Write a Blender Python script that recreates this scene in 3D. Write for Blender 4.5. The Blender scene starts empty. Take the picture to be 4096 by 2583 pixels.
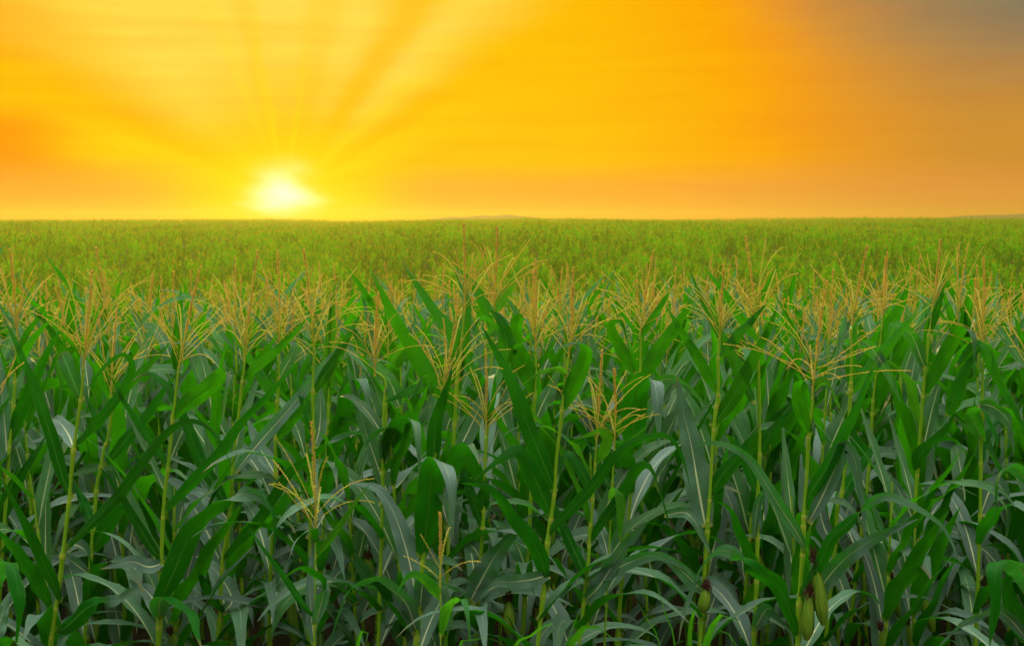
import bpy, math, random
import numpy as np
from mathutils import Vector, Matrix, noise

SC = bpy.context.scene
COL = SC.collection
R = math.radians
rng = np.random.default_rng(11)
random.seed(5)

# ------------------------------------------------------------------ camera
CAMZ, F, PITCH = 2.55, 4551.0, 5.23
cam = bpy.data.cameras.new('camera')
camo = bpy.data.objects.new('camera', cam)
COL.objects.link(camo)
camo.location = (0, 0, CAMZ)
camo.rotation_euler = (R(90 - PITCH), 0, 0)
cam.sensor_width = 36
cam.lens = 40
cam.clip_start = 0.05
cam.clip_end = 6000
cam.dof.use_dof = True
cam.dof.focus_distance = 4.8
cam.dof.aperture_fstop = 5.6
SC.camera = camo

# ------------------------------------------------------------------ light
SUN_AZ, SUN_EL = -11.2, 1.05          # degrees: where the sun stands over the field
world = bpy.data.worlds.new('World')
SC.world = world
world.use_nodes = True
wt = world.node_tree
wt.nodes.clear()


class NB:
    """tiny node expression builder"""
    def __init__(self, t): self.t = t
    def n(self, kind, **kw):
        nd = self.t.nodes.new(kind)
        for k, v in kw.items(): setattr(nd, k, v)
        return nd
    def put(self, sock, v):
        if isinstance(v, bpy.types.NodeSocket): self.t.links.new(v, sock)
        elif isinstance(v, (tuple, list)) and len(v) == 3 and sock.type == 'RGBA': sock.default_value = (*v, 1)
        else: sock.default_value = v
    def m(self, op, a, b=0.0, c=None, clamp=False):
        nd = self.n('ShaderNodeMath', operation=op, use_clamp=clamp)
        self.put(nd.inputs[0], a); self.put(nd.inputs[1], b)
        if c is not None: self.put(nd.inputs[2], c)
        return nd.outputs[0]
    def ss(self, x, a, b, lo=0.0, hi=1.0):
        nd = self.n('ShaderNodeMapRange', interpolation_type='SMOOTHSTEP')
        for i, v in enumerate((x, a, b, lo, hi)): self.put(nd.inputs[i], v)
        return nd.outputs[0]
    def mix(self, f, a, b, blend='MIX'):
        nd = self.n('ShaderNodeMix', data_type='RGBA', blend_type=blend)
        self.put(nd.inputs[0], f); self.put(nd.inputs[6], a); self.put(nd.inputs[7], b)
        return nd.outputs[2]
    def noise(self, vec, scale, detail=2.0, rough=0.5, out=0):
        nd = self.n('ShaderNodeTexNoise')
        if vec is not None: self.put(nd.inputs['Vector'], vec)
        nd.inputs['Scale'].default_value = scale
        nd.inputs['Detail'].default_value = detail
        nd.inputs['Roughness'].default_value = rough
        return nd.outputs[out]
    def vec(self, x, y, z):
        nd = self.n('ShaderNodeCombineXYZ')
        for i, v in enumerate((x, y, z)): self.put(nd.inputs[i], v)
        return nd.outputs[0]


w = NB(wt)
tc = w.n('ShaderNodeTexCoord')
sp = w.n('ShaderNodeSeparateXYZ')
wt.links.new(tc.outputs['Generated'], sp.inputs[0])
dxx, dyy, dzz = sp.outputs
az0 = w.m('MULTIPLY', w.m('ARCTAN2', dxx, dyy), 180 / math.pi)
el0 = w.m('MULTIPLY', w.m('ARCSINE', dzz), 180 / math.pi)
# horizontal cloud streaks bend the bands a little
nz = w.noise(w.vec(w.m('MULTIPLY', az0, 0.07), w.m('MULTIPLY', el0, 0.5), 0.0), 1.0, 4.0, 0.55)
nz2 = w.noise(w.vec(w.m('MULTIPLY', az0, 0.22), w.m('MULTIPLY', el0, 0.8), 3.7), 1.0, 3.0, 0.5)
nd_ = w.m('SUBTRACT', nz, 0.5)
nd2 = w.m('SUBTRACT', nz2, 0.5)
az = w.m('ADD', az0, w.m('MULTIPLY', nd2, 1.6))
el = w.m('ADD', el0, w.m('MULTIPLY', nd_, 1.1))
dx = w.m('SUBTRACT', az, SUN_AZ)
dy = w.m('SUBTRACT', el, SUN_EL)
r = w.m('SQRT', w.m('ADD', w.m('MULTIPLY', dx, dx), w.m('MULTIPLY', dy, dy)))
th = w.m('ADD', w.m('MULTIPLY', w.m('ARCTAN2', w.m('SUBTRACT', az0, SUN_AZ), w.m('SUBTRACT', el0, SUN_EL)), 180 / math.pi), w.m('MULTIPLY', nd2, 5.0))
GOLD, DEEP = (1.0, 0.535, 0.0), (1.0, 0.355, 0.0)
base = w.mix(w.ss(w.m('ADD', r, w.m('MULTIPLY', nd_, 6)), 13, 27), GOLD, DEEP)
# darker orange patches out to the left of the fan of rays
leftlow = w.m('MULTIPLY', w.ss(az, -17.5, -23), w.m('MULTIPLY', w.ss(el, 5.6, 3.8), w.ss(el, 0.6, 2.0)))
base = w.mix(w.m('MULTIPLY', leftlow, 0.9), base, (1.0, 0.29, 0.0))
leftup = w.m('MULTIPLY', w.ss(az, -18.5, -24), w.m('MULTIPLY', w.ss(el, 6.8, 8.2), w.ss(el, 11.5, 9.6)))
base = w.mix(w.m('MULTIPLY', leftup, 0.7), base, (1.0, 0.40, 0.01))
# orange lane and gold band to the left of the fan
lane = w.m('MULTIPLY', w.m('MULTIPLY', w.ss(th, -69, -60), w.ss(th, -46, -57)), w.ss(r, 2.5, 8))
base = w.mix(w.m('MULTIPLY', lane, 0.30), base, (1.0, 0.44, 0.0))
lane2 = w.m('MULTIPLY', w.m('MULTIPLY', w.ss(th, -86, -76), w.ss(th, -62, -71)), w.ss(r, 13, 8))
base = w.mix(w.m('MULTIPLY', lane2, 0.7), base, (1.0, 0.64, 0.0))
# the fan of pale rays over the sun
ray = w.m('MULTIPLY', w.ss(th, -66, -40), w.ss(th, 58, 40))
gap1 = w.m('MULTIPLY', w.ss(th, 24, 34), w.ss(th, 44, 35))
gap2 = w.m('MULTIPLY', w.ss(th, -17, -12), w.ss(th, -5, -11))
gap3 = w.m('MULTIPLY', w.ss(th, 4, 10), w.ss(th, 21, 15))
rayv = w.m('SUBTRACT', ray, w.m('ADD', w.m('MULTIPLY', gap1, 0.75), w.m('ADD', w.m('MULTIPLY', gap2, 0.30), w.m('MULTIPLY', gap3, 0.28))), clamp=True)
rayf = w.m('MULTIPLY', rayv, w.ss(r, 1.5, 9.0))
base = w.mix(w.m('MULTIPLY', rayf, w.m('ADD', 0.88, nd_)), base, (1.0, 0.745, 0.085))
fine = w.noise(w.vec(w.m('MULTIPLY', th, 0.07), w.m('MULTIPLY', r, 0.03), 2.0), 1.0, 1.5, 0.6)
finef = w.m('MULTIPLY', w.m('MULTIPLY', w.ss(fine, 0.45, 0.62), w.ss(w.m('ABSOLUTE', th), 90, 60)), w.m('MULTIPLY', w.ss(r, 14, 4), w.ss(r, 0.8, 2.2)))
base = w.mix(w.m('MULTIPLY', finef, 0.30), base, (1.0, 0.80, 0.01))
# upper edge of the frame grows paler and duller to the right
dull = w.m('MULTIPLY', w.ss(w.m('ADD', az, w.m('MULTIPLY', el, 1.0)), 19, 35), w.ss(el, 3.5, 10.0))
side = w.ss(w.m('ADD', az, w.m('MULTIPLY', el, 0.25)), 11.5, 23.5)
base = w.mix(w.m('MULTIPLY', side, 0.85), base, (0.56, 0.255, 0.038))
base = w.mix(w.m('MULTIPLY', dull, 0.92), base, (0.20, 0.19, 0.12))
# salmon band along the horizon
band = w.m('MULTIPLY', w.ss(el, 3.1, 1.2), w.ss(w.m('ABSOLUTE', dx), 2.0, 7.5))
bandcol = w.mix(w.ss(az, 2, 22), (1.0, 0.39, 0.035), (0.78, 0.30, 0.05))
base = w.mix(w.m('MULTIPLY', band, 0.9), base, bandcol)
nz3 = w.noise(w.vec(w.m('MULTIPLY', az0, 0.10), w.m('MULTIPLY', el0, 1.5), 9.1), 1.0, 4.0, 0.6)
base = w.mix(w.m('MULTIPLY', w.ss(nz3, 0.40, 0.66), 0.38), base, w.mix(1.0, base, (0.97, 0.84, 0.9), 'MULTIPLY'))
# glow and white core
dxe = w.m('MULTIPLY', dx, 0.62)
re = w.m('SQRT', w.m('ADD', w.m('MULTIPLY', dxe, dxe), w.m('MULTIPLY', dy, dy)))
glow = w.m('EXPONENT', w.m('MULTIPLY', w.m('MULTIPLY', re, re), -1 / 7.5))
base = w.mix(w.m('MULTIPLY', glow, 0.95), base, (1.05, 0.83, 0.0))
dxc = w.m('MULTIPLY', w.m('ADD', dx, w.m('MULTIPLY', nd2, 1.1)), 0.80)
dyc = w.m('ADD', w.m('SUBTRACT', dy, 0.2), w.m('MULTIPLY', nd2, 0.7))
rc = w.m('SQRT', w.m('ADD', w.m('MULTIPLY', dxc, dxc), w.m('MULTIPLY', dyc, dyc)))
core = w.m('EXPONENT', w.m('MULTIPLY', w.m('MULTIPLY', rc, rc), -1 / 0.8))
base = w.mix(core, base, (1.6, 1.5, 0.85))
# the rest of the sky: pale grey-blue overhead and behind the photographer
sky = w.n('ShaderNodeTexSky', sky_type='NISHITA', sun_disc=False, sun_elevation=R(SUN_EL + 3.2), sun_rotation=R(SUN_AZ))
skyc = w.mix(1.0, sky.outputs[0], (0.05, 0.05, 0.05), 'MULTIPLY')
over = w.mix(1.0, skyc, w.mix(w.ss(el0, 25, 75), (0.16, 0.17, 0.165), (3.5, 3.65, 3.55)), 'ADD')
fo = w.m('MAXIMUM', w.ss(el0, 15, 34), w.ss(w.m('ABSOLUTE', az0), 42, 80))
back = w.ss(w.m('ABSOLUTE', az0), 60, 130)
overc = w.mix(w.m('MULTIPLY', back, w.ss(el0, 40, 12)), over, (0.14, 0.16, 0.155))
col = w.mix(fo, base, overc)
bg = w.n('ShaderNodeBackground')
wt.links.new(col, bg.inputs[0])
bg.inputs[1].default_value = 1.0
wo = w.n('ShaderNodeOutputWorld')
wt.links.new(bg.outputs[0], wo.inputs[0])

sun = bpy.data.lights.new('sun', 'SUN')
sun.energy = 2.6
sun.angle = R(4)
sun.color = (1.0, 0.72, 0.30)
suno = bpy.data.objects.new('sun', sun)
COL.objects.link(suno)
_a, _e = R(SUN_AZ), R(SUN_EL + 3.2)
_d = Vector((math.sin(_a) * math.cos(_e), math.cos(_a) * math.cos(_e), math.sin(_e)))
suno.rotation_euler = _d.to_track_quat('Z', 'Y').to_euler()
suno.location = (0, 0, 30)

SC.view_settings.view_transform = 'Standard'
SC.view_settings.look = 'None'
SC.view_settings.exposure = 0
SC.view_settings.gamma = 1
SC.cycles.max_bounces = 5
SC.cycles.diffuse_bounces = 2
SC.cycles.transmission_bounces = 3
SC.cycles.glossy_bounces = 2
SC.cycles.transparent_max_bounces = 4
SC.cycles.volume_bounces = 0
SC.cycles.use_denoising = True
SC.cycles.sample_clamp_direct = 3.0

# ------------------------------------------------------------------ materials
def newmat(name):
    mt = bpy.data.materials.new(name)
    mt.use_nodes = True
    mt.node_tree.nodes.clear()
    b = NB(mt.node_tree)
    out = b.n('ShaderNodeOutputMaterial')
    return mt, b, out


def principled(b, col, rough, spec=0.5, normal=None, sheen=0.0):
    p = b.n('ShaderNodeBsdfPrincipled')
    b.put(p.inputs['Base Color'], col)
    b.put(p.inputs['Roughness'], rough)
    b.put(p.inputs['Specular IOR Level'], spec)
    if normal is not None: b.put(p.inputs['Normal'], normal)
    return p.outputs[0]


def leaf_material(name, up, under, rib, trans, tcol, specks=True):
    mt, b, out = newmat(name)
    uv = b.n('ShaderNodeUVMap')
    s = b.n('ShaderNodeSeparateXYZ')
    b.t.links.new(uv.outputs[0], s.inputs[0])
    u, v = s.outputs[0], s.outputs[1]
    geo = b.n('ShaderNodeNewGeometry')
    bf = geo.outputs['Backfacing']
    oi = b.n('ShaderNodeObjectInfo')
    rnd = oi.outputs['Random']
    uc = b.m('ABSOLUTE', b.m('SUBTRACT', u, 0.5))
    ribw = b.m('MULTIPLY', b.m('POWER', b.m('SUBTRACT', 1.0, v), 1.6), 0.050)
    ribf = b.ss(b.m('SUBTRACT', uc, ribw), 0.012, -0.004)
    vein = b.m('SINE', b.m('MULTIPLY', u, 2 * math.pi * 26))
    vn = b.noise(b.vec(b.m('MULTIPLY', u, 60), b.m('MULTIPLY', v, 2.5), rnd), 1.0, 2.0, 0.6)
    blotch = b.noise(b.vec(b.m('MULTIPLY', u, 1.6), b.m('MULTIPLY', v, 7.0), b.m('MULTIPLY', rnd, 40)), 1.0, 3.0, 0.6)
    shade = b.m('ADD', 0.36, b.m('ADD', b.m('MULTIPLY', vein, 0.07), b.m('ADD', b.m('MULTIPLY', vn, 0.42), b.m('MULTIPLY', blotch, 0.85))))
    shade = b.m('MULTIPLY', shade, b.m('ADD', 0.80, b.m('MULTIPLY', rnd, 0.40)))
    grey = b.n('ShaderNodeCombineColor')
    for i in range(3): b.put(grey.inputs[i], shade)
    sh = grey.outputs[0]
    upc = b.mix(b.m('MULTIPLY', b.m('FRACT', b.m('MULTIPLY', rnd, 7.3)), 0.8), up, tuple(c * k for c, k in zip(up, (0.6, 1.05, 0.45))))
    unc = b.mix(b.m('MULTIPLY', b.m('FRACT', b.m('MULTIPLY', rnd, 5.1)), 0.7), under, tuple(c * k for c, k in zip(under, (12.0, 1.1, 1.0))))
    body = b.mix(bf, upc, unc)
    body = b.mix(1.0, body, sh, 'MULTIPLY')
    ribc = b.mix(bf, rib, (0.07, 0.27, 0.02))
    body = b.mix(b.m('MULTIPLY', ribf, b.ss(v, 1.0, 0.1, 0.35, 0.95)), body, ribc)
    # pale rim of the blade, strengthened to paint in rim light
    rim = b.ss(uc, 0.476, 0.497)
    body = b.mix(b.m('MULTIPLY', rim, 0.5), body, (0.22, 0.36, 0.05))
    # yellow collar at the very base, faint dry tip
    colr = b.ss(v, 0.035, 0.012)
    body = b.mix(b.m('MULTIPLY', colr, 0.85), body, (0.42, 0.42, 0.07))
    body = b.mix(b.m('MULTIPLY', b.ss(b.m('ADD', v, b.m('MULTIPLY', b.m('SUBTRACT', vn, 0.5), 0.12)), b.m('SUBTRACT', 1.0, b.m('MULTIPLY', b.m('POWER', b.m('FRACT', b.m('MULTIPLY', rnd, 11.7)), 3.0), 0.22)), 1.02), 0.9), body, (0.34, 0.25, 0.09))
    les = b.noise(b.vec(b.m('MULTIPLY', u, 14), b.m('MULTIPLY', v, 9), b.m('MULTIPLY', rnd, 90)), 1.0, 3.0, 0.7)
    body = b.mix(b.m('MULTIPLY', b.ss(les, 0.71, 0.76), 0.7), body, (0.36, 0.30, 0.10))
    if specks:
        vo = b.n('ShaderNodeTexVoronoi')
        b.put(vo.inputs['Vector'], b.vec(b.m('MULTIPLY', u, 9), b.m('MULTIPLY', v, 60), b.m('MULTIPLY', rnd, 20)))
        vo.inputs['Scale'].default_value = 1.0
        sf = b.m('MULTIPLY', b.ss(vo.outputs['Distance'], 0.16, 0.08), b.ss(b.noise(b.vec(u, b.m('MULTIPLY', v, 4), rnd), 3.0, 2.0), 0.42, 0.62))
        body = b.mix(b.m('MULTIPLY', sf, 0.6), body, (0.40, 0.46, 0.10))
    bmp = b.n('ShaderNodeBump')
    bmp.inputs['Strength'].default_value = 0.6
    bmp.inputs['Distance'].default_value = 0.002
    b.put(bmp.inputs['Height'], b.m('ADD', b.m('MULTIPLY', vein, 0.5), b.m('MULTIPLY', vn, 1.4)))
    ps = principled(b, body, b.mix(bf, (0.44,) * 3, (0.45,) * 3), b.m('SUBTRACT', 0.5, b.m('MULTIPLY', bf, 0.32)), bmp.outputs[0])
    tr = b.n('ShaderNodeBsdfTranslucent')
    b.put(tr.inputs[0], b.mix(1.0, tcol, sh, 'MULTIPLY'))
    mx = b.n('ShaderNodeMixShader')
    b.put(mx.inputs[0], b.m('MULTIPLY', trans, b.m('SUBTRACT', 1.0, b.m('MULTIPLY', ribf, 0.6))))
    b.t.links.new(ps, mx.inputs[1]); b.t.links.new(tr.outputs[0], mx.inputs[2])
    b.t.links.new(mx.outputs[0], out.inputs[0])
    return mt


M_LEAF = leaf_material('corn_leaf', (0.140, 0.215, 0.165), (0.0003, 0.105, 0.0005), (0.80, 0.82, 0.40), 0.15, (0.07, 0.75, 0.002))
M_BACKLIT = leaf_material('backlit_corn_leaf', (0.060, 0.150, 0.052), (0.0003, 0.105, 0.0005), (0.62, 0.70, 0.28), 0.24, (0.10, 0.72, 0.002))  # canopy-top copy of the leaf, backlit green painted into its colour
M_FRESH = leaf_material('fresh_leaf', (0.05, 0.20, 0.05), (0.006, 0.22, 0.006), (0.30, 0.50, 0.14), 0.35, (0.14, 0.60, 0.01))

mt, b, out = newmat('corn_stalk')
tcn = b.n('ShaderNodeTexCoord')
oi = b.n('ShaderNodeObjectInfo')
uvn = b.n('ShaderNodeUVMap')
s = b.n('ShaderNodeSeparateXYZ'); b.t.links.new(uvn.outputs[0], s.inputs[0])
nn = b.noise(b.vec(b.m('MULTIPLY', s.outputs[0], 24), b.m('MULTIPLY', s.outputs[1], 6), oi.outputs['Random']), 1.0, 3.0, 0.6)
c = b.mix(b.ss(nn, 0.3, 0.75), (0.14, 0.38, 0.004), (0.40, 0.60, 0.02))
n2 = b.noise(b.vec(b.m('MULTIPLY', s.outputs[0], 5), b.m('MULTIPLY', s.outputs[1], 24), oi.outputs['Random']), 1.0, 3.0, 0.7)
c = b.mix(b.m('MULTIPLY', b.ss(n2, 0.60, 0.72), 0.55), c, (0.42, 0.27, 0.06))
bmp = b.n('ShaderNodeBump'); bmp.inputs['Strength'].default_value = 0.4; bmp.inputs['Distance'].default_value = 0.002
b.put(bmp.inputs['Height'], nn)
b.t.links.new(principled(b, c, 0.45, 0.4, bmp.outputs[0]), out.inputs[0])
M_STALK = mt

mt, b, out = newmat('leaf_collar')
b.t.links.new(principled(b, (0.42, 0.50, 0.04), 0.6, 0.3), out.inputs[0])
M_COLLAR = mt

mt, b, out = newmat('corn_tassel')
oi = b.n('ShaderNodeObjectInfo')
tcn = b.n('ShaderNodeTexCoord')
n1 = b.noise(tcn.outputs['Object'], 70.0, 2.0, 0.6)
uvn = b.n('ShaderNodeUVMap')
s = b.n('ShaderNodeSeparateXYZ'); b.t.links.new(uvn.outputs[0], s.inputs[0])
c = b.mix(b.ss(n1, 0.36, 0.64), (0.88, 0.72, 0.08), (0.84, 0.55, 0.20))
c = b.mix(b.m('MULTIPLY', oi.outputs['Random'], 0.26), c, (0.72, 0.38, 0.03))
c = b.mix(b.m('MULTIPLY', s.outputs[0], b.m('SUBTRACT', 1.0, b.m('MULTIPLY', oi.outputs['Random'], 0.6))), c, (0.50, 0.62, 0.05))
ps = principled(b, c, 0.7, 0.15)
tr = b.n('ShaderNodeBsdfTranslucent'); b.put(tr.inputs[0], b.mix(0.5, c, (1.0, 0.72, 0.12)))
mx = b.n('ShaderNodeMixShader'); mx.inputs[0].default_value = 0.4
b.t.links.new(ps, mx.inputs[1]); b.t.links.new(tr.outputs[0], mx.inputs[2]); b.t.links.new(mx.outputs[0], out.inputs[0])
M_TAS = mt

mt, b, out = newmat('corn_husk')
uvn = b.n('ShaderNodeUVMap')
s = b.n('ShaderNodeSeparateXYZ'); b.t.links.new(uvn.outputs[0], s.inputs[0])
n1 = b.noise(b.vec(b.m('MULTIPLY', s.outputs[0], 40), b.m('MULTIPLY', s.outputs[1], 2), 0.0), 1.0, 3.0)
c = b.mix(b.ss(n1, 0.3, 0.7), (0.10, 0.26, 0.006), (0.27, 0.40, 0.03))
bmp = b.n('ShaderNodeBump'); bmp.inputs['Strength'].default_value = 0.5; bmp.inputs['Distance'].default_value = 0.002
b.put(bmp.inputs['Height'], n1)
b.t.links.new(principled(b, c, 0.5, 0.35, bmp.outputs[0]), out.inputs[0])
M_HUSK = mt
mt, b, out = newmat('corn_silk')
b.t.links.new(principled(b, (0.075, 0.024, 0.010), 0.6, 0.4), out.inputs[0])
M_SILK = mt

mt, b, out = newmat('soil')
g = b.n('ShaderNodeNewGeometry')
n1 = b.noise(g.outputs['Position'], 3.0, 6.0, 0.65)
c = b.mix(n1, (0.018, 0.012, 0.007), (0.055, 0.038, 0.02))
bmp = b.n('ShaderNodeBump'); bmp.inputs['Strength'].default_value = 0.8; bmp.inputs['Distance'].default_value = 0.05
b.put(bmp.inputs['Height'], n1)
b.t.links.new(principled(b, c, 0.95, 0.1, bmp.outputs[0]), out.inputs[0])
M_SOIL = mt

mt, b, out = newmat('distant_wood')
g = b.n('ShaderNodeNewGeometry')
n1 = b.noise(g.outputs['Position'], 0.3, 4.0, 0.65)
b.t.links.new(principled(b, b.mix(n1, (0.02, 0.05, 0.03), (0.06, 0.10, 0.05)), 0.9, 0.1), out.inputs[0])
M_WOOD = mt


def field_mat(name, ca, cb, tcol, trans):
    mt, b, out = newmat(name)
    g = b.n('ShaderNodeNewGeometry')
    ps_ = b.n('ShaderNodeSeparateXYZ'); b.t.links.new(g.outputs['Position'], ps_.inputs[0])
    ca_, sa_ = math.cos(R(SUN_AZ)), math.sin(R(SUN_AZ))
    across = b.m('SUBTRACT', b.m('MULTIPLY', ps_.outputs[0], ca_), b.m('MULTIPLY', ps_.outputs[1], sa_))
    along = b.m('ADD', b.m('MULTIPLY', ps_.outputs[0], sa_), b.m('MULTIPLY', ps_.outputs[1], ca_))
    row_glow = b.noise(b.vec(b.m('MULTIPLY', across, 0.15), b.m('MULTIPLY', along, 0.010), 1.0), 1.0, 2.0, 0.5)  # sun-glow streaks painted into the crop colour, stretched along the rows
    n1 = b.m('ADD', b.m('MULTIPLY', b.noise(g.outputs['Position'], 0.16, 3.0, 0.6), 0.5), b.m('MULTIPLY', row_glow, 0.8))
    n2 = b.noise(g.outputs['Position'], 1.7, 2.0, 0.5)
    uvn = b.n('ShaderNodeUVMap')
    s = b.n('ShaderNodeSeparateXYZ'); b.t.links.new(uvn.outputs[0], s.inputs[0])
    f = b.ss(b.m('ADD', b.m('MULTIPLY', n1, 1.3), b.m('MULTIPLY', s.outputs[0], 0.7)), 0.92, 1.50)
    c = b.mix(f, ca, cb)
    ps = principled(b, c, 0.7, 0.04)
    tr = b.n('ShaderNodeBsdfTranslucent'); b.put(tr.inputs[0], b.mix(0.35, tcol, c))
    mx = b.n('ShaderNodeMixShader'); mx.inputs[0].default_value = trans
    b.t.links.new(ps, mx.inputs[1]); b.t.links.new(tr.outputs[0], mx.inputs[2]); b.t.links.new(mx.outputs[0], out.inputs[0])
    return mt


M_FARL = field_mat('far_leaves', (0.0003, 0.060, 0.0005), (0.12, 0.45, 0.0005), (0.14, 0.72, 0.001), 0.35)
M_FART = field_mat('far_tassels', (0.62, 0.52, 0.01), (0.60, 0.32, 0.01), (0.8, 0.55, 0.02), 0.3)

# ------------------------------------------------------------------ mesh collecting
class MB:
    """collects quads; every face has a material slot, every vertex a uv"""
    def __init__(self): self.v, self.f, self.uv, self.mi, self.n = [], [], [], [], 0
    def add(self, v, f, uv=None, mi=0):
        v = np.asarray(v, float).reshape(-1, 3)
        f = np.asarray(f, np.int64).reshape(-1, 4)
        self.v.append(v); self.f.append(f + self.n)
        self.uv.append(np.zeros((len(v), 2)) if uv is None else np.asarray(uv, float))
        self.mi.append(np.full(len(f), mi)); self.n += len(v)
    def arrays(self):
        return np.concatenate(self.v), np.concatenate(self.f), np.concatenate(self.uv), np.concatenate(self.mi)
    def mesh(self, name, mats, smooth=True):
        return mesh_from(name, *self.arrays(), mats, smooth)


def mesh_from(name, v, f, uv, mi, mats, smooth=True):
    me = bpy.data.meshes.new(name)
    me.vertices.add(len(v)); me.vertices.foreach_set('co', v.astype(np.float32).ravel())
    me.loops.add(f.size); me.loops.foreach_set('vertex_index', f.astype(np.int32).ravel())
    me.polygons.add(len(f))
    me.polygons.foreach_set('loop_start', np.arange(0, f.size, 4, dtype=np.int32))
    me.polygons.foreach_set('loop_total', np.full(len(f), 4, np.int32))
    me.polygons.foreach_set('material_index', mi.astype(np.int32))
    me.polygons.foreach_set('use_smooth', np.full(len(f), smooth))
    l = me.uv_layers.new(name='UVMap')
    l.data.foreach_set('uv', uv[f.ravel()].astype(np.float32).ravel())
    for m_ in mats: me.materials.append(m_)
    me.update(calc_edges=True)
    return me


def obj(name, me, parent=None, loc=None):
    o = bpy.data.objects.new(name, me)
    COL.objects.link(o)
    if parent is not None: o.parent = parent
    if loc is not None: o.location = loc
    return o


def thing(name, label, cat, loc, group=None):
    o = bpy.data.objects.new(name, None)
    COL.objects.link(o)
    o.empty_display_size = 0.2
    o.location = loc
    o['label'] = label; o['category'] = cat
    if group: o['group'] = group
    return o


def unit(a):
    a = np.asarray(a, float)
    return a / (np.linalg.norm(a, axis=-1, keepdims=True) + 1e-12)


def rot(v, axis, ang):
    c_, s_ = math.cos(ang), math.sin(ang)
    return v * c_ + np.cross(axis, v) * s_ + axis * np.dot(axis, v) * (1 - c_)


def spline(P, n):
    """Catmull-Rom through P, resampled to n+1 points even in length"""
    P = np.asarray(P, float)
    if len(P) == 2: P = np.array([P[0], P[0] * .5 + P[1] * .5, P[1]])
    Q = np.vstack([2 * P[0] - P[1], P, 2 * P[-1] - P[-2]])
    out_ = []
    for i in range(1, len(Q) - 2):
        t = np.linspace(0, 1, 14, endpoint=False)[:, None]
        p0, p1, p2, p3 = Q[i - 1], Q[i], Q[i + 1], Q[i + 2]
        out_.append(0.5 * (2 * p1 + (p2 - p0) * t + (2 * p0 - 5 * p1 + 4 * p2 - p3) * t ** 2 + (-p0 + 3 * p1 - 3 * p2 + p3) * t ** 3))
    C = np.vstack(out_ + [P[-1:]])
    d = np.r_[0, np.cumsum(np.linalg.norm(np.diff(C, axis=0), axis=1))]
    s_ = np.linspace(0, d[-1], n + 1)
    return np.stack([np.interp(s_, d, C[:, k]) for k in range(3)], 1), d[-1]


def smooth01(x): x = np.clip(x, 0, 1); return x * x * (3 - 2 * x)


def blade(mb, C, W0, width, fold0=0.95, fold1=0.30, twist=0.0, flips=(), ripple=0.10, cols=5, rg=None, mi=0, basew=0.55, taper=2.0, ragged=0.0):
    """a strap leaf: midrib line C, first width vector W0; its upper face is T x W"""
    rg = rg or rng
    n = len(C) - 1
    T = unit(np.gradient(C, axis=0))
    W = unit(np.asarray(W0) - T[0] * np.dot(W0, T[0]))
    Ws = [W]
    for i in range(1, n + 1):
        a, c_ = T[i - 1], T[i]
        ax = np.cross(a, c_); sn = np.linalg.norm(ax)
        if sn > 1e-7: W = rot(W, ax / sn, math.atan2(sn, float(np.dot(a, c_))))
        Ws.append(W)
    s_ = np.linspace(0, 1, n + 1)
    prof = (basew + (1 - basew) * smooth01(s_ / 0.25)) * (1 - np.clip(s_, 0, 1) ** taper) ** 0.95
    prof = np.maximum(prof, 0.012)
    fold = fold1 + (fold0 - fold1) * np.exp(-s_ * 7.0)
    ang = twist * s_
    for t0 in flips: ang = ang + math.pi * np.sign(twist if twist else 1) * smooth01((s_ - t0 + 0.09) / 0.18)
    ph1, ph2 = rg.uniform(0, 6.28, 2)
    k = rg.uniform(14, 24)
    x = np.linspace(-1, 1, cols)
    V, UV = [], []
    for i in range(n + 1):
        Wi = rot(Ws[i], T[i], ang[i])
        N = np.cross(T[i], Wi)
        h = width * 0.5 * prof[i]
        for xx in x:
            ph = ph1 if xx < 0 else ph2
            rp = ripple * math.sin(k * s_[i] + ph) * abs(xx) ** 1.5 * min(1, s_[i] * 5)
            e = 1.0
            if ragged and abs(xx) == 1: e = 1 - ragged * max(0, rg.uniform(-2.5, 1))
            f_ = fold[i] * (0.75 + 0.25 * abs(xx))
            V.append(C[i] + Wi * (xx * e * h * math.cos(f_)) + N * (h * abs(xx) * math.sin(f_) + h * rp * 2.2))
            UV.append((0.5 + 0.5 * xx, s_[i]))
    idx = np.arange((n + 1) * cols).reshape(n + 1, cols)
    Fq = np.stack([idx[:-1, :-1], idx[1:, :-1], idx[1:, 1:], idx[:-1, 1:]], -1).reshape(-1, 4)
    mb.add(V, Fq, UV, mi)


def tube(mb, C, rad, sides=6, mi=0, u=None, vscale=1.0):
    C = np.asarray(C, float); n = len(C)
    T = unit(np.gradient(C, axis=0))
    rad = np.broadcast_to(np.asarray(rad, float), (n,))
    ref = np.array([1.0, 0, 0]) if abs(T[0][0]) < 0.8 else np.array([0, 1.0, 0])
    V, UV = [], []
    for i in range(n):
        a = unit(np.cross(T[i], ref)); b_ = np.cross(T[i], a)
        for j in range(sides):
            p = 2 * math.pi * j / sides
            V.append(C[i] + (a * math.cos(p) + b_ * math.sin(p)) * rad[i])
            UV.append((j / sides if u is None else u, i / max(1, n - 1) * vscale))
    idx = np.arange(n * sides).reshape(n, sides)
    nx = np.roll(idx, -1, axis=1)
    mb.add(V, np.stack([idx[:-1], nx[:-1], nx[1:], idx[1:]], -1).reshape(-1, 4), UV, mi)


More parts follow.
